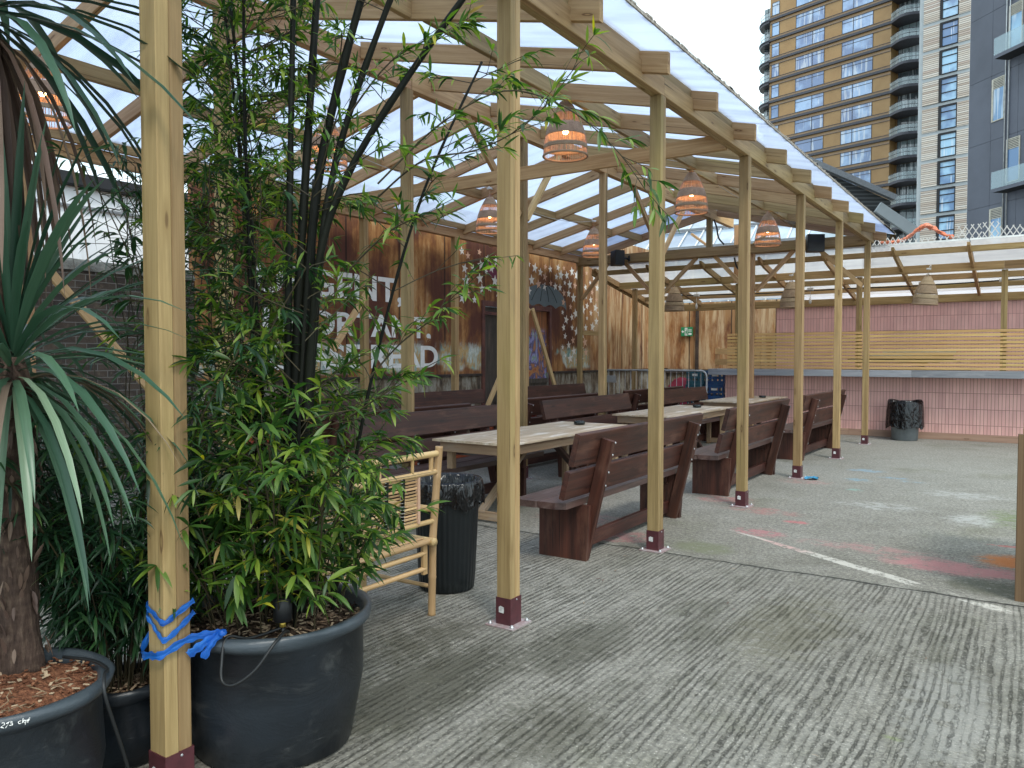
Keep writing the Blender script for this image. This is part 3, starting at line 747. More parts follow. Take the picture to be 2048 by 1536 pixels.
# ================================================================= bar
bar = empty('bar_counter', 'pink tiled bar with a thick grey timber counter', 'bar', (2, 14.6, 0))
mb = MB(); mb.box((-3.05, 14.612, .0), (8, 14.73, 1.135), .0, 0); wb(mb, 'tiled_front', M['pink_tile'], bar)
mb = MB()
for a, b in ((-3.05, -.6), (-.6, 2.4), (2.4, 8)): mb.box((a + .001, 14.585, .0), (b - .001, 14.61, .125), .003, 0)
wb(mb, 'skirting_board', M['skirt'], bar)
mb = MB()
for a, b in ((-3.28, -1.9), (-1.9, .52), (.52, 2.9), (2.9, 8)): mb.box((a + .001, 14.20, 1.137), (b - .001, 14.78, 1.262), .005, 0)
wb(mb, 'counter_top', M['counter_grey'], bar)
scr = empty('slatted_screen', 'screen of thin horizontal pine slats standing on the grey bar counter', 'screen', (2, 14.6, 1.27))
for k in range(11):
    z = 1.275 + .0672 * k
    mb = MB()
    for a, b in ((-3.0, -.46), (-.46, 1.90), (1.90, 4.3), (4.3, 8)):
        mb.box((a + .001, 14.575, z), (b - .001, 14.6, z + .047), .002, 0)
    wb(mb, 'slat', M['slat_honey'], scr)
mb = MB(); 
mb.box((-2.55, 16.62, 0), (8.5, 16.8, 2.7), 0, 0)
tag(mb.build('tiled_back_wall', M['pink_tile_back']), 'pale pink tiled wall behind the bar counter', 'wall')
# timber and poles lying behind the slats
e = empty('bamboo_poles', 'loose bundle of dark poles and pale strips lying behind the slatted screen', 'poles', (.1, 14.9, 1.27))
for k in range(9):
    mb = MB(); x0 = R.uniform(-1.0, -.2); x1 = R.uniform(.6, 1.25); z = 1.29 + .05 * (k % 5) + R.uniform(0, .03) + (.05 if k > 4 else 0)
    mb.tube([(x0, 14.88 + .05 * (k // 3), z), ((x0 + x1) / 2, 14.88 + .05 * (k // 3), z + .01), (x1, 14.88 + .05 * (k // 3), z + R.uniform(-.02, .03))], R.uniform(.010, .017), 6)
    wb(mb, 'pole', M['culm_black' if k % 2 else 'cane'], e)
for k in range(3):
    mb = MB(); mb.box((-.7 + .3 * k, 15.10, 1.44 + .06 * k), (.55 + .3 * k, 15.13, 1.50 + .06 * k)); wb(mb, 'strip', M['white_plastic'], e)
for (z0, z1) in ((1.262, 1.43), (1.262, 1.38)): pass
mb = MB()
mb.box((-1.3, 14.82, 1.263), (1.4, 15.2, 1.275)); wb(mb, 'shelf_board', M['pine'], e)

# ================================================================= walls on the left
wall = empty('rusted_wall', 'tall rusted sheet wall painted with white words and stars', 'wall', (-6.3, 9, 0))
mb = MB(); X = -6.2
mb.box((X - .12, 4.25, 0), (X, 10.28, 4.15), 0, 1); mb.box((X - .12, 12.62, 0), (X, 19.0, 4.35), 0, 1)
mb.box((X - .12, 10.28, 2.50), (X, 12.62, 4.15), 0, 1)
wb(mb, 'sheet_panels', M['rust'], wall)
mb = MB(); mb.box((X + .001, 4.25, 1.155), (X + .07, 10.15, 1.20)); mb.box((X + .001, 12.75, 1.155), (X + .07, 18.9, 1.20)); wb(mb, 'ledge', M['ledge_dark'], wall)
fr = MB()
for y in (10.20, 11.42, 12.62): fr.box((X - .06, y, 0), (X + .035, y + .085, 2.56), .004, 2)
fr.box((X - .06, 10.286, 2.46), (X + .033, 12.62, 2.56), .004, 1); fr.box((X - .06, 10.286, 2.30), (X + .02, 11.42, 2.36), .004, 1)
d = wb(fr, 'door_frame', M['frame_rust'], wall)
mb = MB(); mb.box((X - .10, 10.287, 0.01), (X - .06, 11.418, 2.30), .003, 2); mb.lathe([(.0, 0), (.022, 0), (.022, .03), (0, .035)], 10); mb.v[-40:] = [(X - .06 + v[2], 11.30 + v[0], 1.02 + v[1]) for v in mb.v[-40:]]
mb.box((X - .098, 10.287, 2.361), (X - .062, 11.418, 2.459), .002, 1)
wb(mb, 'door', M['door_dark'], wall)
mb = MB(); mb.box((X - .09, 11.507, 1.06), (X - .05, 12.618, 2.459), .002, 2); wb(mb, 'painted_panel', M['mural'], wall)
mb = MB(); mb.box((X - .09, 11.507, .0), (X - .052, 12.618, .96), .002, 2); mb.box((X - .085, 11.507, .962), (X - .02, 12.618, 1.058), .003, 1); wb(mb, 'lower_panel', M['door_dark'], wall)
# lettering
def txt(body, y, z, size, xs):
    mw = Matrix.Translation((X + .0025, y, z)) @ Matrix(((0, 0, 1, 0), (1, 0, 0, 0), (0, 1, 0, 0), (0, 0, 0, 1)))
    o = textmesh('lettering', body, size, M['white_paint'], wall, mw, .0008, .012, xs)
    o.matrix_parent_inverse = Matrix.Translation(-wall.location)
    return o
def fit(o, y0, y1):
    ys = [v.co.y for v in o.data.vertices]; a, b = min(ys), max(ys); k = (y1 - y0) / (b - a)
    for v in o.data.vertices: v.co.y = y0 + (v.co.y - a) * k
fit(txt('URGENT,', 5.2, 2.39, .53, 1), 5.15, 8.03)
fit(txt('IMPORTANT,', 5.2, 1.83, .48, 1), 5.10, 8.74)
fit(txt('PLEASE READ', 5.2, 1.34, .50, 1), 5.02, 8.93)
# painted stars
def star(mb, y, z, r, rot):
    vs = []
    for k in range(10):
        rr = r if k % 2 == 0 else r * .42
        th = PI / 2 + rot + k * PI / 5
        vs.append((X + .003, y + rr * math.cos(th) * 1.0, z + rr * math.sin(th)))
    vs.append((X + .003, y, z))
    mb.add(vs, [(k, (k + 1) % 10, 10) for k in range(10)])
rs = random.Random(5); ms = MB(); pts = []
tries = 0
while len(pts) < 112 and tries < 9000:
    tries += 1
    y = rs.uniform(9.6, 14.9); z = rs.uniform(1.42, 3.45)
    if 10.1 < y < 12.75 and z < 2.72: continue
    if y < 10.2 and z < 2.55: continue
    if z < 2.2 and y > 14.3: continue
    if any((y - a) ** 2 + (z - b) ** 2 < .036 * (1.3 if z < 2 else 1) for a, b in pts): continue
    # keep clear of the umbrella
    if 11.9 < y < 13.2 and z < 2.98: continue
    pts.append((y, z))
    ms.cur = 1 if rs.random() < .28 else 0
    star(ms, y, z, rs.uniform(.06, .125), rs.uniform(-.25, .25))
wb(ms, 'painted_stars', [M['star_white'], M['star_peach']], wall)
mb = MB(); yc, zc, ru, hu = 12.45, 2.52, .92, .50
n = 28; top = []
for k in range(n + 1):
    th = PI * k / n; top.append((X + .0022, yc - ru * math.cos(th), zc + hu * math.sin(th) ** .8))
bot = []
for k in range(n + 1):
    t = k / n; sc_ = abs(math.sin(t * PI * 4)); bot.append((X + .0022, yc + ru - 2 * ru * t, zc + .02 + .07 * sc_))
pl = top + bot[1:-1]; pl = [p for p in pl]
mb.add(pl, [tuple(range(len(pl)))])
u = wb(mb, 'painted_umbrella', M['umbrella_blue'], wall)
mb = MB()
for k in (-.6, -.2, .2, .6):
    mb.tube([(X + .003, yc + k * ru * t * (1.0), zc + hu * 1.0 * (1 - t ** 1.9) + .08 * t) for t in (0, .25, .5, .75, .92)], .007, 4)
wb(mb, 'umbrella_rib', M['umbrella_line'], u)
mb = MB(); vs = [(X + .0023, 10.75 + .42 * math.cos(a) * (1 + .12 * math.sin(3 * a)), 3.16 + .17 * math.sin(a) + (.05 if math.cos(a) > 0 else 0)) for a in [2 * PI * k / 26 for k in range(26)]]
mb.add(vs, [tuple(range(26))]); wb(mb, 'painted_patch', M['plum_paint'], wall)
# end wall further back, same rusted sheets, with its escape sign
mb = MB(); mb.box((-6.2, 19.0, 0), (-2.2, 19.12, 3.0), 0, 0)
ew = tag(mb.build('rusted_end_wall', M['rust']), 'tan and rusty sheet wall closing the yard behind the crowd barrier', 'wall')
mb = MB(); mb.box((-5.35, 18.93, 0), (-5.27, 18.99, 3.0)); mb.box((-4.2, 18.94, 0), (-4.14, 18.99, 3.0)); o = mb.build('batten', M['ledge_dark'], ew)
mb = MB(); mb.box((-6.19, 18.94, 1.06), (-2.2, 18.99, 1.16)); mb.build('ledge', M['ledge_dark'], ew)
s = empty('exit_sign', 'green fire exit sign with white arrow and running figure on tan wall', 'sign', (-5.59, 18.92, 2.205))
mb = MB(); mb.box((-.165, -.006, -.125), (.165, .02, .125), .004); mb.build('sign_board', M['sign_green'], s)
mb = MB(); yv = -.0075
def fl(p): mb.add([(a, yv, b) for a, b in p], [tuple(range(len(p)))])
fl([(-.15, 0), (-.11, .045), (-.11, .018), (-.075, .018), (-.075, -.018), (-.11, -.018), (-.11, -.045)])
fl([(-.055, -.105), (.02, -.105), (.02, .105), (-.055, .105)])
for z in (.05, .02, -.01): fl([(.045, z), (.145, z), (.145, z + .012), (.045, z + .012)])
fl([(.05, -.09), (.14, -.09), (.14, -.04), (.05, -.04)])
mb.build('pictogram', M['white_plastic'], s)
mb = MB(); yv = -.0085
fl([(-.03, -.09), (-.018, -.09), (-.008, -.03), (.006, -.085), (.014, -.08), (.004, .0), (.004, .035), (-.02, .04), (-.038, .0), (-.03, -.03)])
fl([(-.018 + .014 * math.cos(a), .065 + .016 * math.sin(a)) for a in [k * PI / 5 for k in range(10)]])
mb.build('running_figure', M['sign_green'], s)

# brick wall further left and the white shed behind it
bw = empty('brick_wall', 'old dark brick wall with a rounded mortar coping behind the palms', 'wall', (-6.3, 1, 0))
mb = MB(); mb.box((-6.42, -6, 0), (-6.2, 4.24, 2.43), 0, 1); wb(mb, 'brickwork', M['brick'], bw)
mb = MB(); mb.smooth = True; pr_ = []
for k in range(9):
    th = PI * k / 8; pr_.append((-6.31 - .135 * math.cos(th), 2.43 + .14 * math.sin(th)))
ys = [-6 + i * .4 for i in range(26)] + [4.24]
vs = [(x + R.uniform(-.006, .006), y, z + R.uniform(-.008, .008)) for y in ys for x, z in pr_]
mb.add(vs, [(i * 9 + k, i * 9 + k + 1, (i + 1) * 9 + k + 1, (i + 1) * 9 + k) for i in range(len(ys) - 1) for k in range(8)] + [tuple(range(9)), tuple(range((len(ys) - 1) * 9 + 8, (len(ys) - 1) * 9 - 1, -1))])
wb(mb, 'coping', M['coping'], bw)
sh = empty('white_shed', 'long white clad shed with a dark gutter behind the brick wall', 'shed', (-10, 2, 0))
mb = MB(); mb.box((-14, -8, 0), (-9.0, 9.5, 3.92), 0, 1)
for k in range(24): mb.box((-8.999, -7.6 + k * .7, .1), (-8.985, -7.57 + k * .7, 3.9), .002, 2)
wb(mb, 'cladding', M['white_clad'], sh)
mb = MB(); mb.box((-9.06, -8, 3.925), (-8.86, 9.5, 4.10), .01, 1); wb(mb, 'gutter', M['charcoal_dark'], sh)
mb = MB(); mb.box((-8.98, -8, 3.62), (-8.95, 9.5, 3.66), .003, 1); wb(mb, 'rail', M['grey_metal'], sh)
mb = MB(); mb.hull([(-9.06, 4.10), (-11.5, 4.8), (-14, 4.10)], 1, -8, 9.5); wb(mb, 'roof', M['white_clad'], sh)
# ================================================================= benches
def make_bench(label):
    """local: faces -x, length along y, origin on the ground"""
    e = empty('bench', label, 'bench', (0, 0, 0), 0, 'dark stained plank benches')
    L = 2.46
    for i, x in enumerate((-.155, .062)):
        mb = MB(); a, b = x - .104, x + .104
        pl = [(a, -L / 2 + .012), (a + .02, -L / 2), (b - .012, -L / 2 - .0), (b, -L / 2 + .014), (b, L / 2 - .014), (b - .012, L / 2), (a + .02, L / 2), (a, L / 2 - .012)]
        if i == 1: pl = [(a, -L / 2 + .0), (b - .07, -L / 2 + .004), (b, -L / 2 + .045), (b, L / 2 - .045), (b - .07, L / 2 - .004), (a, L / 2)]
        mb.hull(pl, 2, .415 + .002 * i, .462 + .002 * i)
        mb.g = [(v[1] + i * 5.3, v[0], v[2]) for v in mb.v]
        mb.build('seat_plank', M['seat_stain_sheen'], e)
    # reclined back: point on the back line at height z
    def bx(z): return .205 + .245 * z
    tl = math.atan(.245)
    for i, (z0, z1) in enumerate(((.50, .70), (.735, .965))):
        mb = MB(); zc = (z0 + z1) / 2
        mb.beam((bx(zc) - .155, -L / 2 - .04 + .03 * i, zc), (bx(zc) - .155, L / 2 + .03 - .02 * i, zc), .044, (z1 - z0) / math.cos(tl), (math.sin(tl), 0, math.cos(tl)), .005)
        mb.build('back_plank', M['bench_stain'], e)
    for y in (-.93, .93):
        mb = MB()
        mb.hull([(-.20, .0), (.20, .0), (.20, .02), (.225, .412), (-.20, .412)], 1, y - .023, y + .023)
        mb.build('side_panel', M['bench_stain'], e)
        mb = MB(); s = 1 if y > 0 else -1
        y2 = y - s * .0485 - s * .0
        mb.beam((bx(0) - .072, y2, .004), (bx(.9) - .078, y2, .90), .048, .098, (1, 0, 0), .005)
        mb.build('back_support', M['bench_stain'], e)
        mb = MB()
        for zz in (.56, .66, .79, .88):
            mb.lathe([(.009, 0), (.008, .004), (0, .005)], 8); mb.v[-24:] = [(bx(zz) - .02 + v[2] , y2 + v[0], zz + v[1]) for v in mb.v[-24:]]
        mb.build('bolt_heads', M['zinc'], e)['kind'] = 'stuff'
        mb = MB(); y3 = y - s * .05; mb.box((-.25, y3 - .06 if s > 0 else y3 + .02, .325), (.10, y3 - .02 if s > 0 else y3 + .06, .413)); mb.build('bearer', M['bench_stain'], e)
    mb = MB(); mb.box((.06, -.905, .05), (.105, .905, .155), .004, 1); mb.build('stretcher', M['bench_stain'], e)
    return e
bench0 = make_bench('')
used = [0]
def bench(x, y, rz, label):
    o = bench0 if not used[0] else copy_tree(bench0)
    used[0] += 1
    o.location = (x, y, 0); o.rotation_euler = (0, 0, rz); o['label'] = label
bench(-.535, 4.42, R.uniform(-.01, .012), 'dark brown bench nearest the camera, its back behind the second pavilion post')
bench(-.55, 7.64, .012, 'dark bench in the right row, middle one behind the third and fourth posts')
bench(-.57, 11.12, -.02, 'farthest dark bench of the right row, tilted back seen against the pink bar')
bench(-2.36, 4.55, PI, 'dark bench facing the front pale table, partly behind the bamboo chair and bin')
bench(-2.36, 7.80, PI + .01, 'dark bench facing the middle pale table across the pavilion')
bench(-2.36, 11.02, PI, 'reddish brown bench facing the farthest pale table near the barrier')
bench(-3.35, 4.45, 0, 'dark bench back to back with the centre row, hidden behind bamboo leaves')
bench(-3.36, 7.80, -.01, 'dark bench back to back with the centre row, by the red table')
bench(-3.36, 11.05, 0, 'dark bench back to back with the centre row, by the dark table')
bench(-5.06, 4.9, PI, 'dark bench against the rusted wall, leftmost behind the bamboo')
bench(-5.06, 7.80, PI, 'dark bench against the rusted wall under the painted word READ')
bench(-5.06, 11.35, PI, 'dark bench against the rusted wall under the painted umbrella')

# ================================================================= tables
def make_table(name, label, top, frame, diag=True):
    e = empty(name, label, 'table', (0, 0, 0), 0, 'long timber tables')
    L, Wd = 2.40, .88
    mb = MB(); mb.box((-Wd / 2, -L / 2, .722), (Wd / 2, L / 2, .742), .003, 1)
    mb.build('tabletop', M[top], e)
    mb = MB(); a, b = Wd / 2 - .05, L / 2 - .06
    for y in (-b, b - .04): mb.box((-a, y, .625), (a, y + .04, .7215), .003, 0)
    for x in (-a, a - .04): mb.box((x, -b + .041, .63), (x + .04, b - .041, .7213), .003, 1)
    mb.build('apron', M[frame], e)
    for x in (-a + .042, a - .042 - .065):
        for y in (-b + .042, b - .042 - .065):
            mb = MB(); mb.box((x, y, 0), (x + .065, y + .065, .72), .004, 2); mb.build('leg', M[frame], e)
    for (p, q) in ((-b + .052, -b + .09), (b - .09, b - .052)):
        mb = MB(); mb.box((-a + .04, p, .02), (a - .04, q, .10), .004, 0); mb.build('foot_rail', M[frame], e)
    if diag:
        for s in (-1, 1):
            mb = MB(); mb.beam((0, s * .12, .70), (0, s * (b - .11), .075), .045, .075, (1, 0, 0)); mb.build('brace', M['bench_stain' if s > 0 else frame], e)
    return e
t0 = make_table('picnic_table', 'pale worn wooden table nearest the camera with a black ashtray', 'table_ply', 'table_frame')
t0.location = (-1.82, 5.24, 0)
t1 = copy_tree(t0); t1.location = (-1.87, 9.03, 0); t1.rotation_euler.z = .01; t1['label'] = 'pale worn wooden table in the middle of the right row, with an ashtray'
t2 = copy_tree(t0); t2.location = (-2.02, 12.72, 0); t2['label'] = 'farthest pale wooden table, in front of the pink tiled bar'
r0 = make_table('picnic_table', 'red painted table hidden behind the bamboo foliage', 'table_red', 'table_red', False)
r0.location = (-4.22, 4.6, 0)
r1 = copy_tree(r0); r1.location = (-4.22, 8.35, 0); r1['label'] = 'red painted table seen beyond the centre bench back'
r2 = make_table('picnic_table', 'dark brown table with an ashtray beside the crowd barrier', 'bench_stain', 'bench_stain', False)
r2.location = (-4.22, 12.0, 0)
def make_ash(label):
    e = empty('ashtray', label, 'ashtray', (0, 0, 0), 0, 'round black ashtrays')
    mb = MB(); mb.lathe([(.055, 0), (.062, .006), (.064, .04), (.060, .042), (.056, .040), (.052, .012), (0, .010)], 24); mb.build('bowl', M['ash_glass'], e)
    mb = MB(); mb.lathe([(.0535, .026), (.03, .030), (0, .031)], 16); mb.build('ash', M['ash_fill'], e)
    return e
a0 = make_ash('black ashtray on the nearest pale table')
a0.location = (-1.86, 6.14, .7425)
for (x, y, lab) in ((-1.84, 9.75, 'black ashtray on the middle pale table'), (-1.86, 13.2, 'black ashtray on the farthest pale table'), (-4.45, 12.4, 'black ashtray on the dark brown table'), (-4.3, 5.35, 'black ashtray on the red table, partly hidden by leaves')):
    a = copy_tree(a0); a.location = (x, y, .7425); a['label'] = lab

# ================================================================= litter bins
def bag_skirt(mb, r0, z0, z1, seed, flare=.02, n=72, drop=.16):
    rr = random.Random(seed); ph = [rr.uniform(0, 6.28) for _ in range(8)]
    prof = [(r0 - .05, z0 - .16), (r0 - .02, z0 - .05), (r0 - .004, z0 + .004), (r0 + .012, z0 + .012), (r0 + .02, z0 - .01), (r0 + .022 + flare * .5, z0 - drop * .5), (r0 + .016 + flare, z0 - drop)]
    def jig(i, th):
        if i < 2: return .010 * math.sin(9 * th + ph[0]) + .012 * math.sin(23 * th + ph[1])
        if i < 5: return .003 * math.sin(17 * th + ph[2])
        return .010 * math.sin(7 * th + ph[3]) + .008 * math.sin(15 * th + ph[4] + i) + .006 * math.sin(31 * th + ph[5])
    b = len(mb.v); mb.lathe(prof, n, (0, 0, 0), .5, jig)
    # an open sheet: drop the two caps the lathe adds
    mb.f = mb.f[:-2]; mb.mi = mb.mi[:-2]; mb.sm = mb.sm[:-2]
    for k in range(n):
        i = b + (len(prof) - 1) * n + k; x, y, z = mb.v[i]
        mb.v[i] = (x, y, z + .02 * math.sin(5 * k * 6.28 / n + ph[6]) + .012 * math.sin(19 * k * 6.28 / n + ph[7]))
        i = b + (len(prof) - 2) * n + k; x, y, z = mb.v[i]; mb.v[i] = (x, y, z + .01 * math.sin(6 * k * 6.28 / n + ph[1]))
b1 = empty('litter_bin', 'tall ribbed black bin with a bin bag, beside the bamboo chair', 'bin', (-.775, 2.405, 0))
mb = MB(); mb.lathe([(.165, 0), (.178, .012), (.186, .10), (.212, .62), (.214, .66), (.222, .665), (.222, .70), (.206, .70), (.175, .1), (0, .09)], 48); mb.build('bin_body', M['bin_body'], b1)
mb = MB(); bag_skirt(mb, .214, .705, .5, 3, .004, drop=.15); mb.build('bin_liner', M['bag'], b1)
b2 = empty('litter_bin', 'grey bin almost covered by its black bag in front of the pink bar', 'bin', (.43, 14.17, 0))
mb = MB(); mb.lathe([(.20, 0), (.215, .012), (.25, .60), (.26, .62), (.235, .62), (.19, .1), (0, .09)], 40); mb.build('bin_body', M['bin_grey'], b2)
mb = MB(); bag_skirt(mb, .262, .665, .5, 8, .035, drop=.43); 
for i, (x, y, z) in enumerate(mb.v):
    if z > .55: mb.v[i] = (x * 1.03, y, z + .06 * abs(math.sin(math.atan2(y, x) * 1.5 + .6)))
mb.build('bin_liner', M['bag'], b2)

# ================================================================= bamboo chair (back towards the camera)
ch = empty('bamboo_chair', 'pale bamboo armchair seen from behind, between bamboo pot and bin', 'chair', (-.50, 1.50, 0))
def pole(name, pts, r, par=ch, m='cane'):
    mb = MB()
    pts = [V(p) for p in pts]
    L = sum((b - a).length for a, b in zip(pts, pts[1:])); n = max(2, int(L / .16)); 
    # nodes: small swellings along the cane
    fine, rs_ = [], []
    for a, b in zip(pts, pts[1:]):
        k = max(1, int((b - a).length / .17))
        for i in range(k):
            t = i / k
            for dt, f in ((0, 1.09), (.05, .98), (.5, .96), (.95, .98)):
                fine.append(a.lerp(b, t + dt / k)); rs_.append(r * f)
    fine.append(pts[-1]); rs_.append(r)
    mb.tube(fine, rs_, 12); return mb.build(name, M[m], par)
y0, y1, xb, xf = -.50, .42, 0.0, -.55
pole('back_leg', [(xb, y1, 0), (xb + .01, y1, .45), (xb + .035, y1 + .03, .985)], .023); pole('back_leg', [(xb, y0, 0), (xb + .01, y0, .45), (xb + .035, y0 - .03, .985)], .023)
pole('front_leg', [(xf, y1, 0), (xf, y1, .62)], .022); pole('front_leg', [(xf, y0, 0), (xf, y0, .62)], .022)
pole('top_rail', [(.033, y0 - .01, .945), (.033, y1 + .01, .945)], .019); pole('back_rail', [(.027, y0, .84), (.027, y1 + .01, .84)], .017)
pole('back_rail', [(.016, y0, .555), (.016, y1, .555)], .015)
pole('seat_rail', [(xb + .02, y0 - .02, .445), (xb + .02, y1 - .01, .445)], .019); pole('seat_rail', [(xf, y0 - .02, .445), (xf, y1 + .02, .445)], .019)
pole('seat_rail', [(xf - .03, y1 - .035, .44), (xb + .055, y1 - .035, .44)], .024); pole('seat_rail', [(xf - .03, y0 + .035, .44), (xb + .055, y0 + .035, .44)], .024)
pole('stretcher', [(xb, y0, .375), (xb, y1 - .06, .375)], .015); pole('stretcher', [(xb, y0, .285), (xb, y1 - .06, .285)], .015)
pole('stretcher', [(xf, y1 - .02, .17), (xb, y1 - .005, .17)], .013); pole('stretcher', [(xf, y0, .17), (xb, y0, .17)], .013)
pole('armrest', [(xf - .03, y1 + .005, .62), (xb + .02, y1 + .005, .62)], .019); pole('armrest', [(xf - .03, y0 - .005, .62), (xb + .02, y0 - .005, .62)], .019)
mb = MB(); mb.box((xb - .012, y1 - .085, .255), (xb + .012, y1 - .045, .425), .006, 2); mb.build('strut', M['cane'], ch)
for y in (-.34, -.04, .22): pole('spindle', [(.03, y, .84), (.033, y, .945)], .010)
pole('spindle', [(.028, y1 - .035, .84), (.03, y1 - .035, .945)], .014)
for k in range(14):
    z = .575 + k * .0185
    mb = MB(); x = .020 + .02 * (z - .55)
    mb.box((x - .003, y0 + .06, z), (x + .004, y1 - .14, z + .0115 + R.uniform(-.002, .002)), .002, 1); mb.build('back_slat', M['cane_slat'], ch)
for y in (-.22, .0, .13):
    mb = MB(); mb.tube([(.034, y, .56), (.041, y, .70), (.046, y, .835)], .010, 8); mb.build('slat_stay', M['culm_black'], ch)
    mb = MB()
    for k in range(14):
        z = .58 + k * .0185; mb.tube([(.026 + .02 * (z - .55), y + .014 * math.cos(t), z + .009 + .002 * math.sin(t)) if False else (.034 + .02 * (z - .55) + .013 * math.cos(t), y + .013 * math.sin(t), z + .012) for t in [i * PI / 4 for i in range(8)]], .0016, 4, closed=True)
    mb.build('binding', M['cable_white'], ch)
mb = MB(); mb.box((.012, y1 - .155, .565), (.036, y1 - .135, .835), .004, 2); mb.build('panel_edge', M['rattan'], ch)
for k in range(16):
    x = xf + .02 + k * (abs(xf) - .03) / 16
    mb = MB(); mb.box((x, y0 + .055, .452), (x + .028, y1 - .055, .460 + R.uniform(0, .003)), .003, 1); mb.build('seat_slat', M['cane_slat'], ch)

# ================================================================= barrier, crates, pallet
e = empty('crowd_barrier', 'galvanised steel crowd barrier standing in front of the rusted end wall', 'barrier', (-4.4, 13.85, 0))
mb = MB(); x0, x1, zt, zb = -5.52, -3.18, 1.225, .22
def rr_path():
    p = []; r = .12
    for (cx, cz_, a0) in ((x1 - r, zt - r, 0), (x0 + r, zt - r, 90), (x0 + r, zb + r * .4, 180), (x1 - r, zb + r * .4, 270)):
        for k in range(6):
            a = math.radians(a0 + 18 * k); p.append((cx + r * math.cos(a), 13.85, cz_ + (r if a0 < 180 else r * .4) * math.sin(a)))
    return p
mb.tube(rr_path(), .019, 8, closed=True); wb(mb, 'frame', M['zinc'], e)
for k in range(17):
    x = x0 + .12 + k * (x1 - x0 - .24) / 16; mb = MB(); mb.tube([(x, 13.85, zb), (x, 13.85, zt)], .006, 6); wb(mb, 'bar', M['zinc'], e)
mb = MB(); mb.box((x0 + .08, 13.84, .95), (x0 + .30, 13.86, 1.10)); wb(mb, 'plate', M['zinc'], e)
for x in (x0 + .3, x1 - .3):
    mb = MB(); mb.box((x - .03, 13.5, 0), (x + .03, 14.2, .012)); mb.tube([(x, 13.85, .01), (x, 13.85, zb)], .018, 6); wb(mb, 'foot', M['zinc'], e)
def make_crate(m, label):
    e = empty('plastic_crate', label, 'crate', (0, 0, 0), 0, 'stacked plastic crates at the end of the bar')
    mb = MB(); w, d, h = .20, .30, .30
    mb.box((-w, -d, 0), (w, d, .015)); 
    for (a, b) in (((-w, -d), (w, -d + .012)), ((-w, d - .012), (w, d)), ((-w, -d + .013), (-w + .012, d - .013)), ((w - .012, -d + .013), (w, d - .013))):
        for z0, z1 in ((.016, .075), (.13, .165), (.245, h)): mb.box((a[0], a[1], z0), (b[0], b[1], z1), .002)
        hx = abs(b[0] - a[0]) > .1
        for t in (0, .25, .5, .75, 1):
            if hx:
                x = a[0] + (b[0] - a[0] - .03) * t; mb.box((x, a[1] + .001, .0755), (x + .03, b[1] - .001, .2445), .002, 2)
            else:
                y = a[1] + (b[1] - a[1] - .03) * t; mb.box((a[0] + .001, y, .0755), (b[0] - .001, y + .03, .2445), .002, 2)
    mb.build('crate_shell', M[m], e)
    mb = MB(); mb.box((-.06, -d - .003, .19), (.06, -d - .0005, .235), .001); mb.build('handle_label', M['white_plastic'], e)
    return e
c0 = make_crate('blue_crate', 'blue plastic crate at the bottom of the stack left of the bar'); c0.location = (-3.30, 14.98, 0)
for k, lab in enumerate(('blue plastic crate second from the bottom of the stack', 'blue plastic crate third from the bottom of the stack', 'blue plastic crate topmost in the stack left of the bar')):
    c = copy_tree(c0); c.location = (-3.30 + R.uniform(-.02, .02), 14.98, .302 * (k + 1)); c.rotation_euler.z = R.uniform(-.06, .06); c['label'] = lab
d0 = make_crate('teal_crate', 'dark teal crate at the foot of the left crate pile by the barrier'); d0.location = (-3.78, 15.1, 0)
for k, lab in enumerate(('dark teal crate in the middle of the left crate pile', 'dark teal crate third up in the left crate pile', 'dark teal crate on top of the left crate pile')):
    c = copy_tree(d0); c.location = (-3.78 + R.uniform(-.02, .02), 15.1, .302 * (k + 1)); c.rotation_euler.z = R.uniform(-.1, .1); c['label'] = lab
e = empty('wooden_pallet', 'pale wooden pallet standing on edge behind the blue crates', 'pallet', (-3.6, 17.0, 0))
mb = MB()
for k in range(7): mb.box((-.55, .02, .02 + k * .26), (.55, .04, .16 + k * .26), .003, 0)
mb.build('deck_boards', M['pine_pale'], e)
mb = MB()
for x in (-.55, -.03, .47): mb.box((x, .041, 0), (x + .08, .12, 1.76), .003, 2)
mb.build('bearers', M['pine_warm'], e)
for o in e.children: o.rotation_euler.x = -.05
e = empty('folded_cloth', 'heap of pink cloth behind the crowd barrier', 'cloth', (-4.25, 15.2, 0))
mb = MB(); mb.smooth = True
mb.lathe([(.0, .0), (.30, .0), (.33, .3), (.28, .62), (.24, .85), (.12, 1.0), (0, 1.05)], 24, jig=lambda i, th: .05 * math.sin(3 * th + i) + .03 * math.sin(7 * th + 2 * i)); mb.build('cloth_heap', M['pink_cloth'], e)
# blue rag at the foot of the fifth post
mb = MB(); rr = random.Random(3)
n = 8; vs = [(.10 * (i / (n - 1) - .5) * 1.4 + rr.uniform(-.01, .01), .12 * (j / (n - 1) - .5) + rr.uniform(-.01, .01), .004 + rr.uniform(0, .035)) for j in range(n) for i in range(n)]
mb.smooth = True; mb.add(vs, [(j * n + i, j * n + i + 1, (j + 1) * n + i + 1, (j + 1) * n + i) for j in range(n - 1) for i in range(n - 1)])
tag(mb.build('crumpled_rag', M['blue_cloth'], None, (.13, 8.42, .0)), 'crumpled light blue rag on the concrete beside a post foot', 'rag')
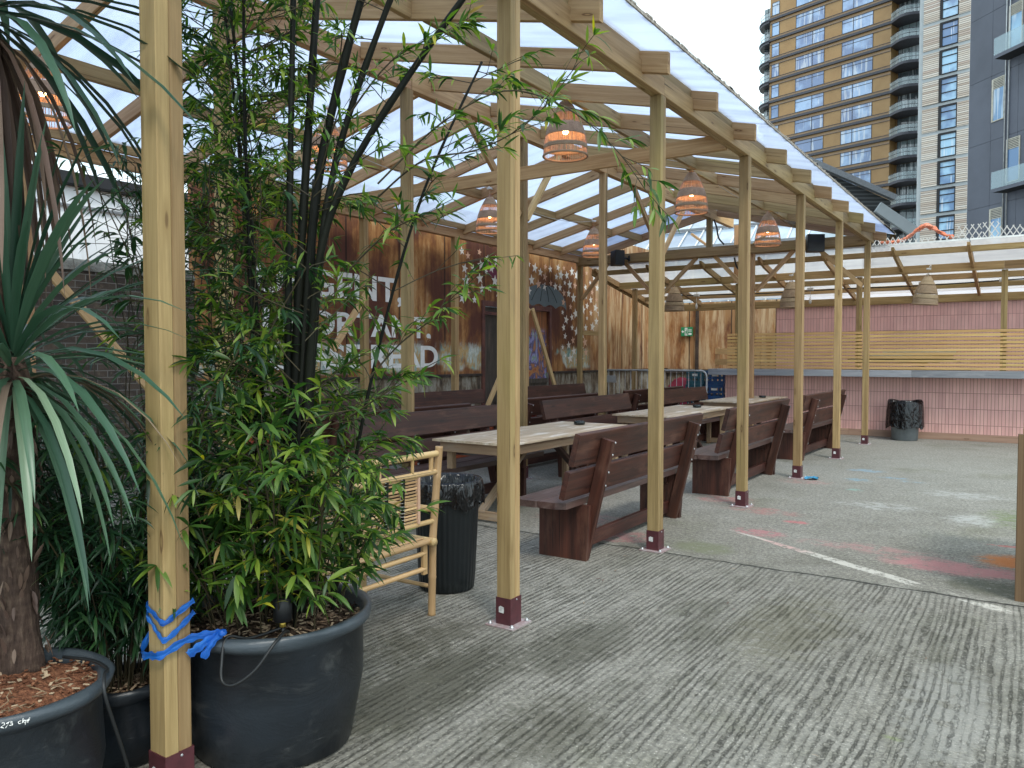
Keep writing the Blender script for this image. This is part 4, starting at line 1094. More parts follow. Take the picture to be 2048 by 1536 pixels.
# timber end standing at the right edge of the picture
e = empty('timber_planter', 'brown timber planter side at the right edge of the photo', 'planter', (2.75, 4.8, 0))
mb = MB()
for k in range(7): mb.box((2.335, 4.17, .02 + k * .15), (2.37, 5.5, .165 + k * .15), .004, 1)
wb(mb, 'side_boards', M['brown_post'], e)
mb = MB(); mb.box((2.31, 4.13, 0), (2.40, 4.165, 1.03), .004, 2); mb.box((2.401, 4.135, .02), (3.3, 4.16, 1.0), .004, 0); wb(mb, 'corner_post', M['brown_post'], e)
mb = MB(); mb.box((2.38, 4.17, .9), (3.3, 5.5, .93)); wb(mb, 'soil', M['soil_bark'], e)

# ================================================================= lamps
def make_lamp(label, lit=True, m1='rattan', m2='rattan_band', bands=((.0, .24), (.42, .64), (.80, .88))):
    e = empty('rattan_lamp', label, 'lamp', (0, 0, 0), 0, 'woven rattan pendant lamps')
    H, n = .50, 64
    def rad(t):                                   # t=0 top, 1 bottom
        return .048 + .158 * (1 - (1 - t) ** 2.1)
    mb = MB()
    for k in range(n):
        th = 2 * PI * k / n + R.uniform(-.02, .02)
        p = [V((rad(t) * math.cos(th), rad(t) * math.sin(th), -H * t)) for t in (0, .1, .22, .36, .5, .65, .8, 1)]
        mb.tube(p, .0026, 4, cap=False)
    sh_ = mb.build('shade', M[m1], e)
    for (ta, tb) in bands:
        mb = MB(); prof = []
        k = max(3, int((tb - ta) / .02))
        for i in range(k + 1):
            t = ta + (tb - ta) * i / k; prof.append((rad(t) + (.0035 if i % 2 else .001), -H * t))
        prof += [(r - .005, z) for r, z in prof[::-1]]
        mb.lathe(prof, 40, closed=True); mb.build('woven_band', M[m2], sh_)
    mb = MB(); rb = rad(1)
    mb.tube([(rb * math.cos(t), rb * math.sin(t), -H) for t in [2 * PI * i / 40 for i in range(40)]], .011, 8, closed=True); mb.build('hoop', M['rattan_band' if lit else m2], sh_)
    mb = MB()
    mb.tube(bez((-.045, 0, -.01), (0, 0, .10), (.045, 0, -.01), 8), .004, 6); mb.tube(bez((0, -.045, -.01), (0, 0, .09), (0, .045, -.01), 8), .004, 6); mb.tube([(0, 0, .03), (0, 0, .115)], .003, 6)
    mb.build('handle', M[m1], e)
    mb = MB(); mb.box((-.035, -.025, .115), (.035, .025, .145), .006); mb.tube(bez((.03, 0, .14), (.02, -.09, .24), (-.04, -.15, .14), 8), .006, 6); mb.build('fitting', M['white_plastic'], e)
    mb = MB(); mb.tube([(0, 0, .03), (0, 0, -.20)], .004, 6); mb.lathe([(.018, -.17), (.020, -.225), (.0, -.23)], 12); mb.build('flex', M['cable_white'], e)
    if lit:
        mb = MB(); mb.lathe([(0, -.228), (.014, -.232), (.026, -.255), (.028, -.275), (.018, -.295), (0, -.300)], 16); mb.build('bulb', M['bulb'], e)
        li = bpy.data.lights.new('bulb_light', 'POINT'); li.energy = .9; li.color = (1, .52, .30); li.shadow_soft_size = .05
        lo = bpy.data.objects.new('bulb_light', li); C.objects.link(lo); lo.parent = e; lo.location = (0, 0, -.345)
    return e
l0 = make_lamp('lit rattan lamp nearest on the right slope, hanging above the front table')
l0.location = (-1.30, 4.84, 3.88)
for (x, y, z, lab) in ((-1.30, 8.05, 3.85, 'lit rattan lamp second along the right slope of the roof'), (-1.30, 11.45, 3.84, 'lit rattan lamp farthest along the right slope, near a speaker'),
                       (-4.30, 1.62, 3.90, 'lit rattan lamp at the upper left behind the palm leaves'), (-3.9, 4.3, 4.02, 'lit rattan lamp at the top behind the black bamboo stems'),
                       (-4.30, 7.82, 3.84, 'lit rattan lamp left of the ridge, over the painted words'), (-4.30, 11.06, 3.83, 'lit rattan lamp left of the ridge, beside the left speaker')):
    l = copy_tree(l0); l.location = (x, y, z); l.rotation_euler.z = R.uniform(0, 6); l['label'] = lab
u0 = make_lamp('unlit tan rattan lamp under the bar canopy, at the right', False, 'rattan_grey', 'rattan_grey', ((.02, .30), (.33, .62), (.66, .80), (.82, .99)))
u0.location = (.75, 14.25, 2.955); u0.rotation_euler = (.04, .07, .4)
for o in u0.children:
    if o.name.startswith('fitting'): pass
for (x, lab) in ((-1.63, 'unlit tan rattan lamp under the bar canopy, behind the fourth post'), (-4.05, 'unlit tan rattan lamp at the left end of the bar canopy')):
    l = copy_tree(u0); l.location = (x, 14.25, 2.98 if x > -2 else 3.0); l.rotation_euler = (0, 0, 1.2); l['label'] = lab
# lamp flex looping between the lamps
mb = MB()
for a, b, s_ in (((-1.30, 4.84, 4.02), (-1.26, 8.05, 3.99), .32), ((-1.30, 8.05, 3.99), (-1.30, 11.45, 3.98), .2), ((-1.3, 1.6, 4.05), (-1.3, 4.84, 4.02), .12), ((-4.3, 4.5, 3.98), (-4.3, 7.82, 3.98), .25), ((-4.3, 7.82, 3.98), (-4.3, 11.06, 3.97), .28)):
    a, b = V(a), V(b); c = (a + b) / 2; c.z -= s_ * 1.3; mb.tube(bez(a, c, b, 14), .004, 5)
tag(mb.build('lamp_cable', M['cable_white']), 'thin pale flex looping between the hanging lamps', 'cable')

# ================================================================= speakers
def speaker(loc, rz, lab):
    e = empty('loudspeaker', lab, 'speaker', loc, rz, 'black box speakers on the far tie beam')
    mb = MB(); mb.hull([(-.15, -.10), (.15, -.10), (.10, .10), (-.10, .10)], 2, -.15, .15); mb.build('cabinet', M['speaker_black'], e)
    mb = MB(); mb.box((-.142, -.110, -.142), (.142, -.1005, .142), .004); mb.build('grille', M['black_plastic'], e)
    mb = MB(); mb.tube([(0, .10, 0), (.0, .17, 0), (0, .23, -.02)], .022, 8); mb.box((-.04, .225, -.06), (.04, .24, .06)); mb.build('bracket', M['black_plastic'], e)
speaker((-4.62, 12.70, 3.49), -.75, 'black box speaker on the far tie beam, left of the ridge')
speaker((-.86, 12.70, 3.48), .62, 'black box speaker on the far tie beam, near the right eave')
mb = MB(); mb.tube(spline([(-2.72, 12.9, 4.10), (-2.66, 12.88, 3.95), (-2.62, 12.88, 3.75), (-2.52, 12.9, 3.62)], 6), .016, 6)
tag(mb.build('speaker_cable', M['cable_black']), 'thick black cable hanging from the ridge beside the king post', 'cable')
mb = MB(); mb.tube(spline([(-2.42, 13.2, 3.40), (-2.36, 13.2, 3.2), (-2.2, 13.2, 3.06)], 6), .016, 6)
tag(mb.build('speaker_cable', M['cable_black']), 'short black cable drooping under the far tie beam', 'cable')
# ================================================================= pots
def make_pot(name, label, loc, rt, rb, h, msoil, zs, lugs=True):
    e = empty(name, label, 'plant pot', loc)
    mb = MB()
    mb.lathe([(rb - .02, 0), (rb, .012), (rb + (rt - rb) * .5 + .012, h * .48), (rt - .022, h - .060), (rt - .006, h - .052), (rt + .008, h - .036), (rt + .010, h - .016), (rt + .001, h), (rt - .018, h - .002), (rt - .028, h - .02), (rt - .05, zs - .05)], 72, jig=lambda i, th: (.006 if i < 4 else .002) * math.sin(2 * th + i) + .004 * math.sin(5 * th + 1.3 * i))
    mb.build('pot_body', M['pot'], e)
    mb = MB(); rr = random.Random(int(rt * 1000)); n = 40; rings = 12
    vs = [(0, 0, zs + .03)]
    for i in range(1, rings + 1):
        for k in range(n):
            th = 2 * PI * k / n; r = (rt - .026) * i / rings; vs.append((r * math.cos(th), r * math.sin(th), zs + .03 * (1 - (i / rings) ** 2) + rr.uniform(-.008, .008)))
    fs = [(0, 1 + k, 1 + (k + 1) % n) for k in range(n)] + [(1 + (i - 1) * n + k, 1 + i * n + k, 1 + i * n + (k + 1) % n, 1 + (i - 1) * n + (k + 1) % n) for i in range(1, rings) for k in range(n)]
    mb.smooth = True; mb.add(vs, fs); mb.build('soil', M[msoil], e)
    return e
BP, BR, BH = V((-.08, .45, 0)), .372, .52
pot1 = make_pot('plant_pot', 'large scuffed black pot of black bamboo, tied to the front post', BP, BR, .30, BH, 'soil_bark', .465)
PP, PR_, PH = V((-.22, -.45, 0)), .285, .50
pot2 = make_pot('plant_pot', 'black pot with red soil at the lower left holding the palm', PP, PR_, .23, PH, 'soil_red', .462)
QP, QR, QH = V((-.425, .035, 0)), .155, .30
pot3 = make_pot('plant_pot', 'smaller plain black pot between the two big ones', QP, QR, .125, QH, 'soil_bark', .262)
# hand-written marker on the palm pot's rim, following its curve
def rim_text(body, th0, size):
    mw = Matrix.Identity(4)
    o = textmesh('marker_writing', body, size, M['white_paint'], pot2, mw, .0004, .0)
    r0 = PR_ + .0075
    for v in o.data.vertices:
        gx = math.floor(v.co.x / (size * .5)); v.co.y += .0022 * math.sin(gx * 2.7); v.co.x += v.co.y * .22 + .0012 * math.sin(v.co.y * 500 + gx)
        a = th0 + v.co.x / r0; t = v.co.y; d = v.co.z
        rr = r0 + .0035 - t * .12 + d; v.co = (rr * math.cos(a), rr * math.sin(a), PH - .022 + t * .95)
rim_text('30- 275  clqs', -.555, .019)
# bark chips
def chips(parent, name, R_, zs, n, ms, seed, smin=.012, smax=.04):
    rr = random.Random(seed); mb = MB()
    for k in range(n):
        a = rr.uniform(0, 2 * PI); r = R_ * math.sqrt(rr.random()) * .93
        l, w = rr.uniform(smin, smax), rr.uniform(.005, .012); th = rr.uniform(0, PI); tl = rr.uniform(-.4, .4)
        x, y = r * math.cos(a), r * math.sin(a); z = zs + .03 * (1 - (r / R_) ** 2) + rr.uniform(.0, .012)
        dx, dy, dz = math.cos(th) * l / 2, math.sin(th) * l / 2, math.sin(tl) * l / 2
        mb.cur = rr.randrange(len(ms))
        mb.beam((x - dx, y - dy, z - dz), (x + dx, y + dy, z + dz), w, .003, (0, 0, 1), .0008)
    o = mb.build(name, ms, parent); o['kind'] = 'stuff'
chips(pot1, 'bark_chips', BR, .465, 900, [M['chip'], M['chip_pale'], M['soil_bark']], 2)
chips(pot2, 'soil_crumbs', PR_, .462, 260, [M['soil_red'], M['soil_red'], M['chip_pale']], 3, .008, .024)
chips(pot3, 'bark_chips', QR, .262, 200, [M['chip'], M['chip_pale']], 4)
# roots and twigs on the red soil
mb = MB(); rr = random.Random(12)
for k in range(16):
    a = rr.uniform(-.9, .9); r = rr.uniform(.10, .25); p = V((r * math.cos(a), r * math.sin(a), .485))
    pts = [p]
    for i in range(4): p = p + V((rr.uniform(-.03, .03), rr.uniform(-.03, .03), rr.uniform(-.002, .012))); pts.append(p)
    mb.tube(pts, .0016, 5)
mb.build('twigs', M['deadwood'], pot2)

# ================================================================= leaf
def leaf(mb, p, d, L, w, droop, tint, rr, roll=None, seg=3, fold=.25):
    d = d.normalized(); side = d.cross(V((0, 0, 1)))
    if side.length < .05: side = V((1, 0, 0))
    side.normalize(); nrm = side.cross(d)
    a = rr.uniform(-.9, .9) if roll is None else roll
    side = side * math.cos(a) + nrm * math.sin(a)
    prof = ((0, .10), (.22, .85), (.5, 1.0), (.78, .62), (1, 0)) if seg == 3 else ((0, .3), (.12, .7), (.3, 1), (.5, 1), (.7, .82), (.86, .5), (1, .02))
    vs, gr, fs = [], [], []; q = V(p); dd = V(d); lt = 0
    n2 = side.cross(d)
    for i, (t, ww) in enumerate(prof):
        if i:
            st = (t - lt) * L; dd = (dd + V((0, 0, -1)) * droop * (t - lt) * 1.6).normalized(); q = q + dd * st
        lt = t; u = side.cross(dd).normalized()
        if i == len(prof) - 1 and seg == 3:
            vs.append(q); gr.append((t * L, 0, 0))
        else:
            h = w * ww / 2
            vs += [q - side * h + u * h * fold, q, q + side * h + u * h * fold]; gr += [(t * L, -h, 0), (t * L, 0, 0), (t * L, h, 0)]
    m = len(prof) - (1 if seg == 3 else 0)
    for i in range(m - 1):
        b = i * 3; fs += [(b, b + 1, b + 4, b + 3), (b + 1, b + 2, b + 5, b + 4)]
    if seg == 3:
        b = (m - 1) * 3; fs += [(b, b + 1, b + 3), (b + 1, b + 2, b + 3)]
    mb.add(vs, fs, [V(g) for g in gr], tint)
    return q

def gauss_dir(rr, up):
    th = rr.uniform(0, 2 * PI); z = up + rr.uniform(-.35, .35)
    return V((math.cos(th), math.sin(th), z)).normalized()

# ================================================================= black bamboo
bam = empty('black_bamboo', 'tall black stemmed bamboo with fresh green leaves in the big pot', 'bamboo', (BP.x, BP.y, .47))
rb_ = random.Random(21)
FOL = MB(); TW = MB(); FOL.smooth = True
nleaf = [0]
def tint_for(rr, z, r):
    t = rr.gauss(.44, .24)
    if r > .33: t += .07
    return min(.9, max(.02, t))
def cluster(p, d, n, rr, size=1.0, bias=0.0):
    for k in range(n):
        dd = (d * rr.uniform(.5, 1.2) + V((rr.uniform(-.8, .8), rr.uniform(-.8, .8), rr.uniform(-.75, .45)))).normalized()
        L = rr.uniform(.055, .125) * size; t = min(.9, max(.02, tint_for(rr, p.z, 0) + bias))
        if rr.random() < .012: t = rr.uniform(.94, 1)
        leaf(FOL, p, dd, L, L * rr.uniform(.13, .19), rr.uniform(.1, .8), t, rr); nleaf[0] += 1
def twig(p, d, L, rr, depth=0, size=1.0, bias=0.0):
    pts = [V(p)]; q = V(p); dd = V(d)
    n = 4
    for i in range(n):
        dd = (dd + V((rr.uniform(-.15, .15), rr.uniform(-.15, .15), rr.uniform(-.14, .10)))).normalized(); q = q + dd * L / n; pts.append(V(q))
        if depth == 0 and rr.random() < .75:
            s = (dd + V((rr.uniform(-.9, .9), rr.uniform(-.9, .9), rr.uniform(-.3, .6)))).normalized(); twig(q, s, L * rr.uniform(.25, .45), rr, 1, size, bias)
        elif rr.random() < .5: cluster(q, dd, rr.randint(1, 2), rr, size, bias)
    TW.tube(pts, [.0022 if depth == 0 else .0013] * len(pts), 4, cap=False)
    cluster(q, dd, rr.randint(4, 6), rr, size, bias)
# culms: (base offset, top point in world, radius, has black bark)
CUL = [([(-.02, .50, .44), (.05, .51, 1.6), (.13, .54, 2.3), (.36, .62, 3.1)], .0225), ([(.0, .46, .44), (.03, .48, 1.5), (.07, .51, 2.3), (.11, .55, 3.1)], .021),
       ([(.02, .50, .44), (.085, .50, 1.5), (.22, .55, 2.15), (.73, .80, 2.95)], .0185), ([(-.01, .53, .44), (.065, .54, 1.6), (.17, .58, 2.3), (.47, .70, 3.1)], .0175), ([(.0, .44, .44), (.015, .45, 1.4), (.03, .46, 2.2), (.02, .50, 3.1)], .0165),
       ([(-.12, .48, .44), (-.16, .46, 1.5), (-.22, .45, 2.3), (-.28, .42, 3.0)], .010), ([(-.16, .50, .44), (-.20, .50, 1.4), (-.30, .50, 2.2), (-.42, .50, 3.0)], .0095), ([(-.10, .42, .44), (-.12, .40, 1.5), (-.13, .38, 2.4), (-.10, .36, 3.0)], .009),
       ([(-.20, .55, .44), (-.30, .58, 1.3), (-.45, .62, 2.0), (-.62, .70, 2.7)], .008), ([(.10, .40, .44), (.18, .36, 1.2), (.27, .32, 1.7), (.36, .28, 2.1)], .007), ([(.08, .60, .44), (.18, .70, 1.3), (.33, .85, 2.1), (.5, 1.05, 2.7)], .008)]
for ci, (cp, r) in enumerate(CUL):
    path = spline(cp, 9); pts, rs_ = [], []
    nn_ = len(path) - 1
    for i, p in enumerate(path):
        k = 1 - .42 * i / nn_
        pts.append(p); rs_.append(r * k * (1.13 if i % 3 == 0 else .98))
    mb = MB(); mb.tube(pts, rs_, 10)
    wb(mb, 'culm', M['culm_black'], bam)
    for i in range(3, nn_):
        p = path[i]
        keep = (.75 if p.z < 1.0 else 1.0) if r < .0105 and p.x < .05 else .5 if p.z < 1.0 else .8 if p.z < 1.45 else .6 if p.z < 2.0 else .42
        for s in range(3 if r < .0105 and p.x < .05 else 2 if r < .012 else 1):
            if rb_.random() > keep: continue
            d = gauss_dir(rb_, .5)
            if d.x > .0 and 1.30 < p.z < 2.0 and rb_.random() < .8: continue
            twig(p, d, rb_.uniform(.16, .38) * (1.1 if p.z < 2 else .9), rb_, 0, .92 if p.z < 1.5 else .66)
# leafy young shoots that fill the pot
for k in range(62):
    a = rb_.uniform(0, 2 * PI); r = .27 * math.sqrt(rb_.random()); h = rb_.uniform(.2, .86)
    p = V((BP.x + r * math.cos(a), BP.y + r * math.sin(a), .47)); d = V((math.cos(a) * .22 * r / .3, math.sin(a) * .22 * r / .3, 1)).normalized()
    pts = [p]; q = V(p); n = 7
    yel = 0
    for i in range(n):
        d = (d + V((rb_.uniform(-.1, .1), rb_.uniform(-.1, .1), 0)) + V((math.cos(a), math.sin(a), 0)) * .05).normalized(); q = q + d * h / n; pts.append(V(q))
        if i >= 1 and q.z > .62: twig(q, gauss_dir(rb_, .35), rb_.uniform(.08, .20), rb_, 1, .98, -.03)
        if i >= 1 and q.z > .60 and rb_.random() < .5: cluster(q, gauss_dir(rb_, .2), 2, rb_, 1.1, -.03)
    TW.tube(pts, [.003] * len(pts), 5, cap=False)
# a patch of yellowing leaves near the soil, facing the camera
for k in range(44):
    p = V((.19 + rb_.gauss(0, .04), .29 + rb_.gauss(0, .04), .80 + rb_.gauss(0, .10)))
    L = rb_.uniform(.05, .09); leaf(FOL, p, gauss_dir(rb_, .3), L, L * .16, .5, rb_.uniform(.94, .985), rb_)
# long arching branches reaching right in front of the second post
for pts in ([(.33, .62, 2.15), (.55, .72, 2.36), (.78, .80, 2.46), (1.0, .85, 2.38), (1.18, .88, 2.22), (1.30, .90, 2.05)], [(.33, .62, 2.10), (.52, .66, 2.22), (.74, .70, 2.235), (.95, .72, 2.31), (1.12, .74, 2.47)], [(.30, .60, 1.42), (.42, .64, 1.55), (.56, .66, 1.64), (.66, .66, 1.72)], [(.30, .5, 1.28), (.45, .5, 1.36), (.58, .5, 1.42)], [(.3, .5, 1.82), (.46, .54, 1.95), (.62, .56, 2.0)], [(.28, .4, 1.05), (.42, .36, 1.12), (.52, .34, 1.10)], [(.25, .55, 2.4), (.42, .6, 2.58), (.62, .66, 2.66)]):
    path = spline(pts, 5); TW.tube(path, [.0042 - .0028 * i / len(path) for i in range(len(path))], 5, cap=False)
    for i in range(3, len(path), 2):
        d = (path[min(i + 1, len(path) - 1)] - path[i - 1]).normalized()
        for s in range(2):
            dd = (d + V((rb_.uniform(-.6, .6), rb_.uniform(-.6, .6), rb_.uniform(-.2, .6)))).normalized(); twig(path[i], dd, rb_.uniform(.05, .16), rb_, 1, .72, .05)
wb(TW, 'twigs', M['twig'], bam)
wb(FOL, 'foliage', M['bamboo_leaf'], bam)

# ================================================================= fine-leaved bamboo between the pots
fin = empty('fine_bamboo', 'dense dark fine leaved bamboo behind the front post and palm', 'bamboo', (QP.x, QP.y, .27))
rf = random.Random(31); FOL = MB(); FOL.smooth = True; TW = MB()
for k in range(120):
    a = rf.uniform(0, 2 * PI); r = .11 * math.sqrt(rf.random()); h = rf.uniform(.55, 1.75 if k % 4 == 0 else 1.15)
    p = V((QP.x + r * math.cos(a), QP.y + r * math.sin(a), .26)); d = V((math.cos(a) * .16 - .05, math.sin(a) * .16 + .05, 1)).normalized()
    pts = [p]; q = V(p); n = 9
    for i in range(n):
        d = (d + V((rf.uniform(-.08, .08), rf.uniform(-.08, .08), 0)) + V((math.cos(a), math.sin(a), 0)) * .045).normalized(); q = q + d * h / n; pts.append(V(q))
        if i >= 2:
            for s in range(2 if i < 7 else 3):
                for j in range(4):
                    dd = (gauss_dir(rf, .05)); L = rf.uniform(.07, .13); t = min(.97, max(.02, rf.gauss(.42, .2)))
                    leaf(FOL, q + dd * rf.uniform(0, .05), dd, L, L * .10, rf.uniform(.3, 1.0), t, rf)
    TW.tube(pts, [.0028] * len(pts), 5, cap=False)
# taller wisps rising above, against the sheeting
for k in range(26):
    p = V((-.50 + rf.uniform(-.22, .34), .28 + rf.uniform(-.15, .3), 1.2)); q = V(p); d = V((rf.uniform(-.22, .22), rf.uniform(-.2, .2), 1)).normalized(); pts = [V(q)]
    for i in range(8):
        d = (d + V((rf.uniform(-.12, .12), rf.uniform(-.12, .12), 0))).normalized(); q = q + d * .13; pts.append(V(q))
        if i > 0:
            for s in range(2):
                dd = gauss_dir(rf, .3); b = q + dd * rf.uniform(.05, .16); TW.tube([q, b], .0012, 4, cap=False)
                for j in range(3):
                    d3 = (dd + V((rf.uniform(-.7, .7), rf.uniform(-.7, .7), rf.uniform(-.8, .2)))).normalized(); L = rf.uniform(.05, .10); leaf(FOL, b, d3, L, L * .17, rf.uniform(.2, .8), min(.95, max(.05, rf.gauss(.6, .2))), rf)
    TW.tube(pts, [.0022] * len(pts), 5, cap=False)
wb(TW, 'stems', M['twig'], fin); wb(FOL, 'foliage', M['bamboo_dark'], fin)

# ================================================================= cordyline palm
TX, TY = -.345, -.36
pal = empty('cabbage_palm', 'cabbage palm with long strap leaves and a shaggy trunk at the left', 'palm', (TX, TY, .47))
rp = random.Random(41)
mb = MB(); prof = [(.085, .45), (.075, .52), (.062, .62), (.056, .8), (.052, 1.0), (.05, 1.2), (.048, 1.42), (.03, 1.5)]
mb.lathe(prof, 28, (TX, TY, 0), jig=lambda i, th: .008 * math.sin(3 * th + i) + .006 * math.sin(9 * th + 2.3 * i)); wb(mb, 'trunk', M['trunk'], pal)
mb = MB(); mb.lathe([(.045, 1.35), (.04, 1.6), (.036, 2.0), (.034, 2.5), (.02, 2.62)], 20, (TX - .06, TY - .02, 0), jig=lambda i, th: .006 * math.sin(5 * th + 2 * i)); wb(mb, 'trunk', M['trunk'], pal)
mb = MB()
for k in range(120):                                          # fibre flakes on the trunk
    a = rp.uniform(0, 2 * PI); z = rp.uniform(.52, 1.35); r = .058 + (.02 if z < .6 else 0); p = V((TX + r * math.cos(a), TY + r * math.sin(a), z)); leaf(mb, p, V((math.cos(a) * .4, math.sin(a) * .4, rp.choice((-1, 1)) * 1)), rp.uniform(.03, .08), .014, .2, rp.random() * .6, rp)
wb(mb, 'fibres', M['dead_blade'], pal, kind='stuff')
mb = MB(); mb.smooth = True
def blade(c, az, el, L, w, droop, mbx, tint):
    d = V((math.cos(az) * math.cos(el), math.sin(az) * math.cos(el), math.sin(el))); leaf(mbx, c + d * .03, d, L, w, droop, tint, rp, rp.uniform(-.35, .35), 7, .35)
c1 = V((TX, TY, 1.47)); c2 = V((TX - .06, TY - .02, 2.66))
for k in range(135):                                           # lower head: upright centre, arching skirt
    u = (k + .5) / 135; el = math.radians(84 - 105 * u + rp.uniform(-9, 9)); az = k * 2.39996 + rp.uniform(-.25, .25)
    blade(c1 + V((0, 0, .05 - .13 * u)), az, el, rp.uniform(.55, .86), rp.uniform(.022, .034), .25 + 1.15 * u + rp.uniform(-.1, .2), mb, min(1, max(0, rp.gauss(.34 + .38 * u, .14))))
for k in range(85):                                           # upper head
    u = (k + .5) / 85; el = math.radians(72 - 92 * u + rp.uniform(-9, 9)); az = k * 2.39996 + .7
    blade(c2 + V((0, 0, .05 - .15 * u)), az, el, rp.uniform(.65, .95), rp.uniform(.03, .042), .2 + .62 * u + rp.uniform(-.1, .2), mb, min(1, max(0, rp.gauss(.26, .14))))
wb(mb, 'leaves', M['cordyline'], pal)
mb = MB(); mb.smooth = True
for k in range(40):                                           # dead skirt hanging from the upper head
    az = rp.uniform(0, 2 * PI); blade(c2 + V((0, 0, -.12)), az, math.radians(rp.uniform(-75, -25)), rp.uniform(.55, .95), rp.uniform(.022, .034), rp.uniform(1.2, 2.4), mb, rp.random() * .8)
for k in range(14):
    az = rp.uniform(0, 2 * PI); blade(c1 + V((0, 0, -.06)), az, math.radians(rp.uniform(-30, 45)), rp.uniform(.45, .7), rp.uniform(.016, .024), rp.uniform(.6, 1.6), mb, rp.uniform(.5, 1))
wb(mb, 'dead_leaves', M['dead_blade'], pal)

# ================================================================= blue tape, uplighter, cables
rib = empty('blue_ribbon', 'shiny blue plastic tape tying the big pot to the front post', 'ribbon', (0, 0, .6))
def strip(pts, w, parent, ups=None, name='band'):
    pts = spline(pts, 5); mb = MB(); mb.smooth = True; vs, gr = [], []; l = 0
    for i, p in enumerate(pts):
        t = (pts[min(i + 1, len(pts) - 1)] - pts[max(i - 1, 0)]).normalized()
        up = V((0, 0, 1)) - t * t.z; up.normalize(); ww = w * (1 + .25 * math.sin(i * 1.7)); nn = t.cross(up)
        if i: l += (p - pts[i - 1]).length
        vs += [p - up * ww / 2, p + nn * .003 * math.sin(i * 2.1), p + up * ww / 2]; gr += [(l, 0, 0), (l, .01, 0), (l, .02, 0)]
    mb.add(vs, [(i * 3 + a, i * 3 + a + 1, i * 3 + a + 4, i * 3 + a + 3) for i in range(len(pts) - 1) for a in (0, 1)], [V(g) for g in gr])
    return wb(mb, name, M['ribbon'], parent)
x0, x1, ya, yb_ = -.101, .006, -.069, .046
strip([(x0, yb_, .655), (x0, -.03, .66), (x0 + .004, ya + .003, .655), (-.05, ya, .640), (x1 - .004, ya + .003, .615), (x1, -.02, .635), (x1, yb_, .665)], .020, rib)
strip([(x0, yb_, .62), (x0, ya + .01, .63), (-.06, ya, .605), (-.02, ya - .001, .575), (x1, ya + .006, .558), (x1 + .001, -.01, .585), (x1, yb_, .625)], .020, rib)
strip([(x0, .03, .58), (x0 - .012, -.03, .565), (x0 + .0, ya - .014, .50), (-.04, ya - .018, .505), (x1 + .006, ya - .012, .515), (x1 + .014, .0, .54), (.035, .06, .545), (.075, .098, .548)], .026, rib)
strip([(.078, .100, .548), (.06, .06, .53), (.03, .03, .50), (.015, .015, .485)], .028, rib, name='loose_end')
strip([(.08, .100, .546), (.075, .062, .52), (.062, .04, .475)], .024, rib, name='loose_end')
mb = MB(); mb.lathe([(0, -.012), (.012, -.008), (.015, 0), (.011, .010), (0, .013)], 10, (.084, .102, .55)); wb(mb, 'knot', M['ribbon'], rib)
upl = empty('garden_spotlight', 'small black spotlight with brass collar standing in the bamboo pot', 'spotlight', (.12, .33, .50))
mb = MB(); mb.lathe([(.030, .0), (.034, .004), (.034, .085), (.028, .09), (.026, .08), (0, .078)], 20, (0, 0, .035)); mb.build('housing', M['black_plastic'], upl)
mb = MB(); mb.lathe([(.011, .012), (.012, .014), (.012, .034), (.010, .035)], 12); mb.build('collar', M['brass'], upl)
mb = MB(); mb.tube([(0, 0, -.03), (0, 0, .012)], .007, 8); mb.build('spike', M['black_plastic'], upl)
mb = MB(); mb.tube(spline([(.121, .325, .51), (.10, .20, .505), (.075, .125, .525), (.10, .085, .45), (.125, .07, .40), (.17, .085, .395), (.215, .135, .44), (.235, .20, .515), (.20, .27, .525), (.15, .33, .50), (.05, .36, .49)], 8), .0055, 8)
tag(mb.build('spotlight_cable', M['cable_black']), 'black cable looping over the rim of the bamboo pot', 'cable')
mb = MB(); mb.tube(spline([(-.28, -.25, .50), (-.16, -.22, .505), (-.03, -.24, .515), (.03, -.28, .52), (.07, -.30, .47), (.06, -.25, .30), (.03, -.17, .05), (.0, -.12, .012), (-.08, -.10, .008)], 8), .0055, 8)
tag(mb.build('irrigation_hose', M['cable_black']), 'thin black hose lying over the rim of the palm pot', 'hose')
# dry leaves and grit on the slab
rl = random.Random(77)
for k in range(26):
    x, y = rl.uniform(-.2, 2.2), rl.uniform(.3, 3.9)
    if math.hypot(x - BP.x, y - BP.y) < .45 : continue
    mb = MB(); L = rl.uniform(.025, .06); leaf(mb, V((0, 0, .006)), V((math.cos(k), math.sin(k), .05)), L, L * .22, .1, rl.random(), rl, .2)
    o = mb.build('fallen_leaf', M['dead_blade'], None, (x, y, .004)); tag(o, 'small dry leaf fallen on the brushed concrete', 'leaf', 'dry leaves on the concrete')
# ================================================================= background buildings
CAM = V((2.3945, -1.5454, 1.5)); YAW, PIT, ROL, FPX = .5922, .0343, .0004, 1558.68
def wbx(o, e): o.parent = e; return o
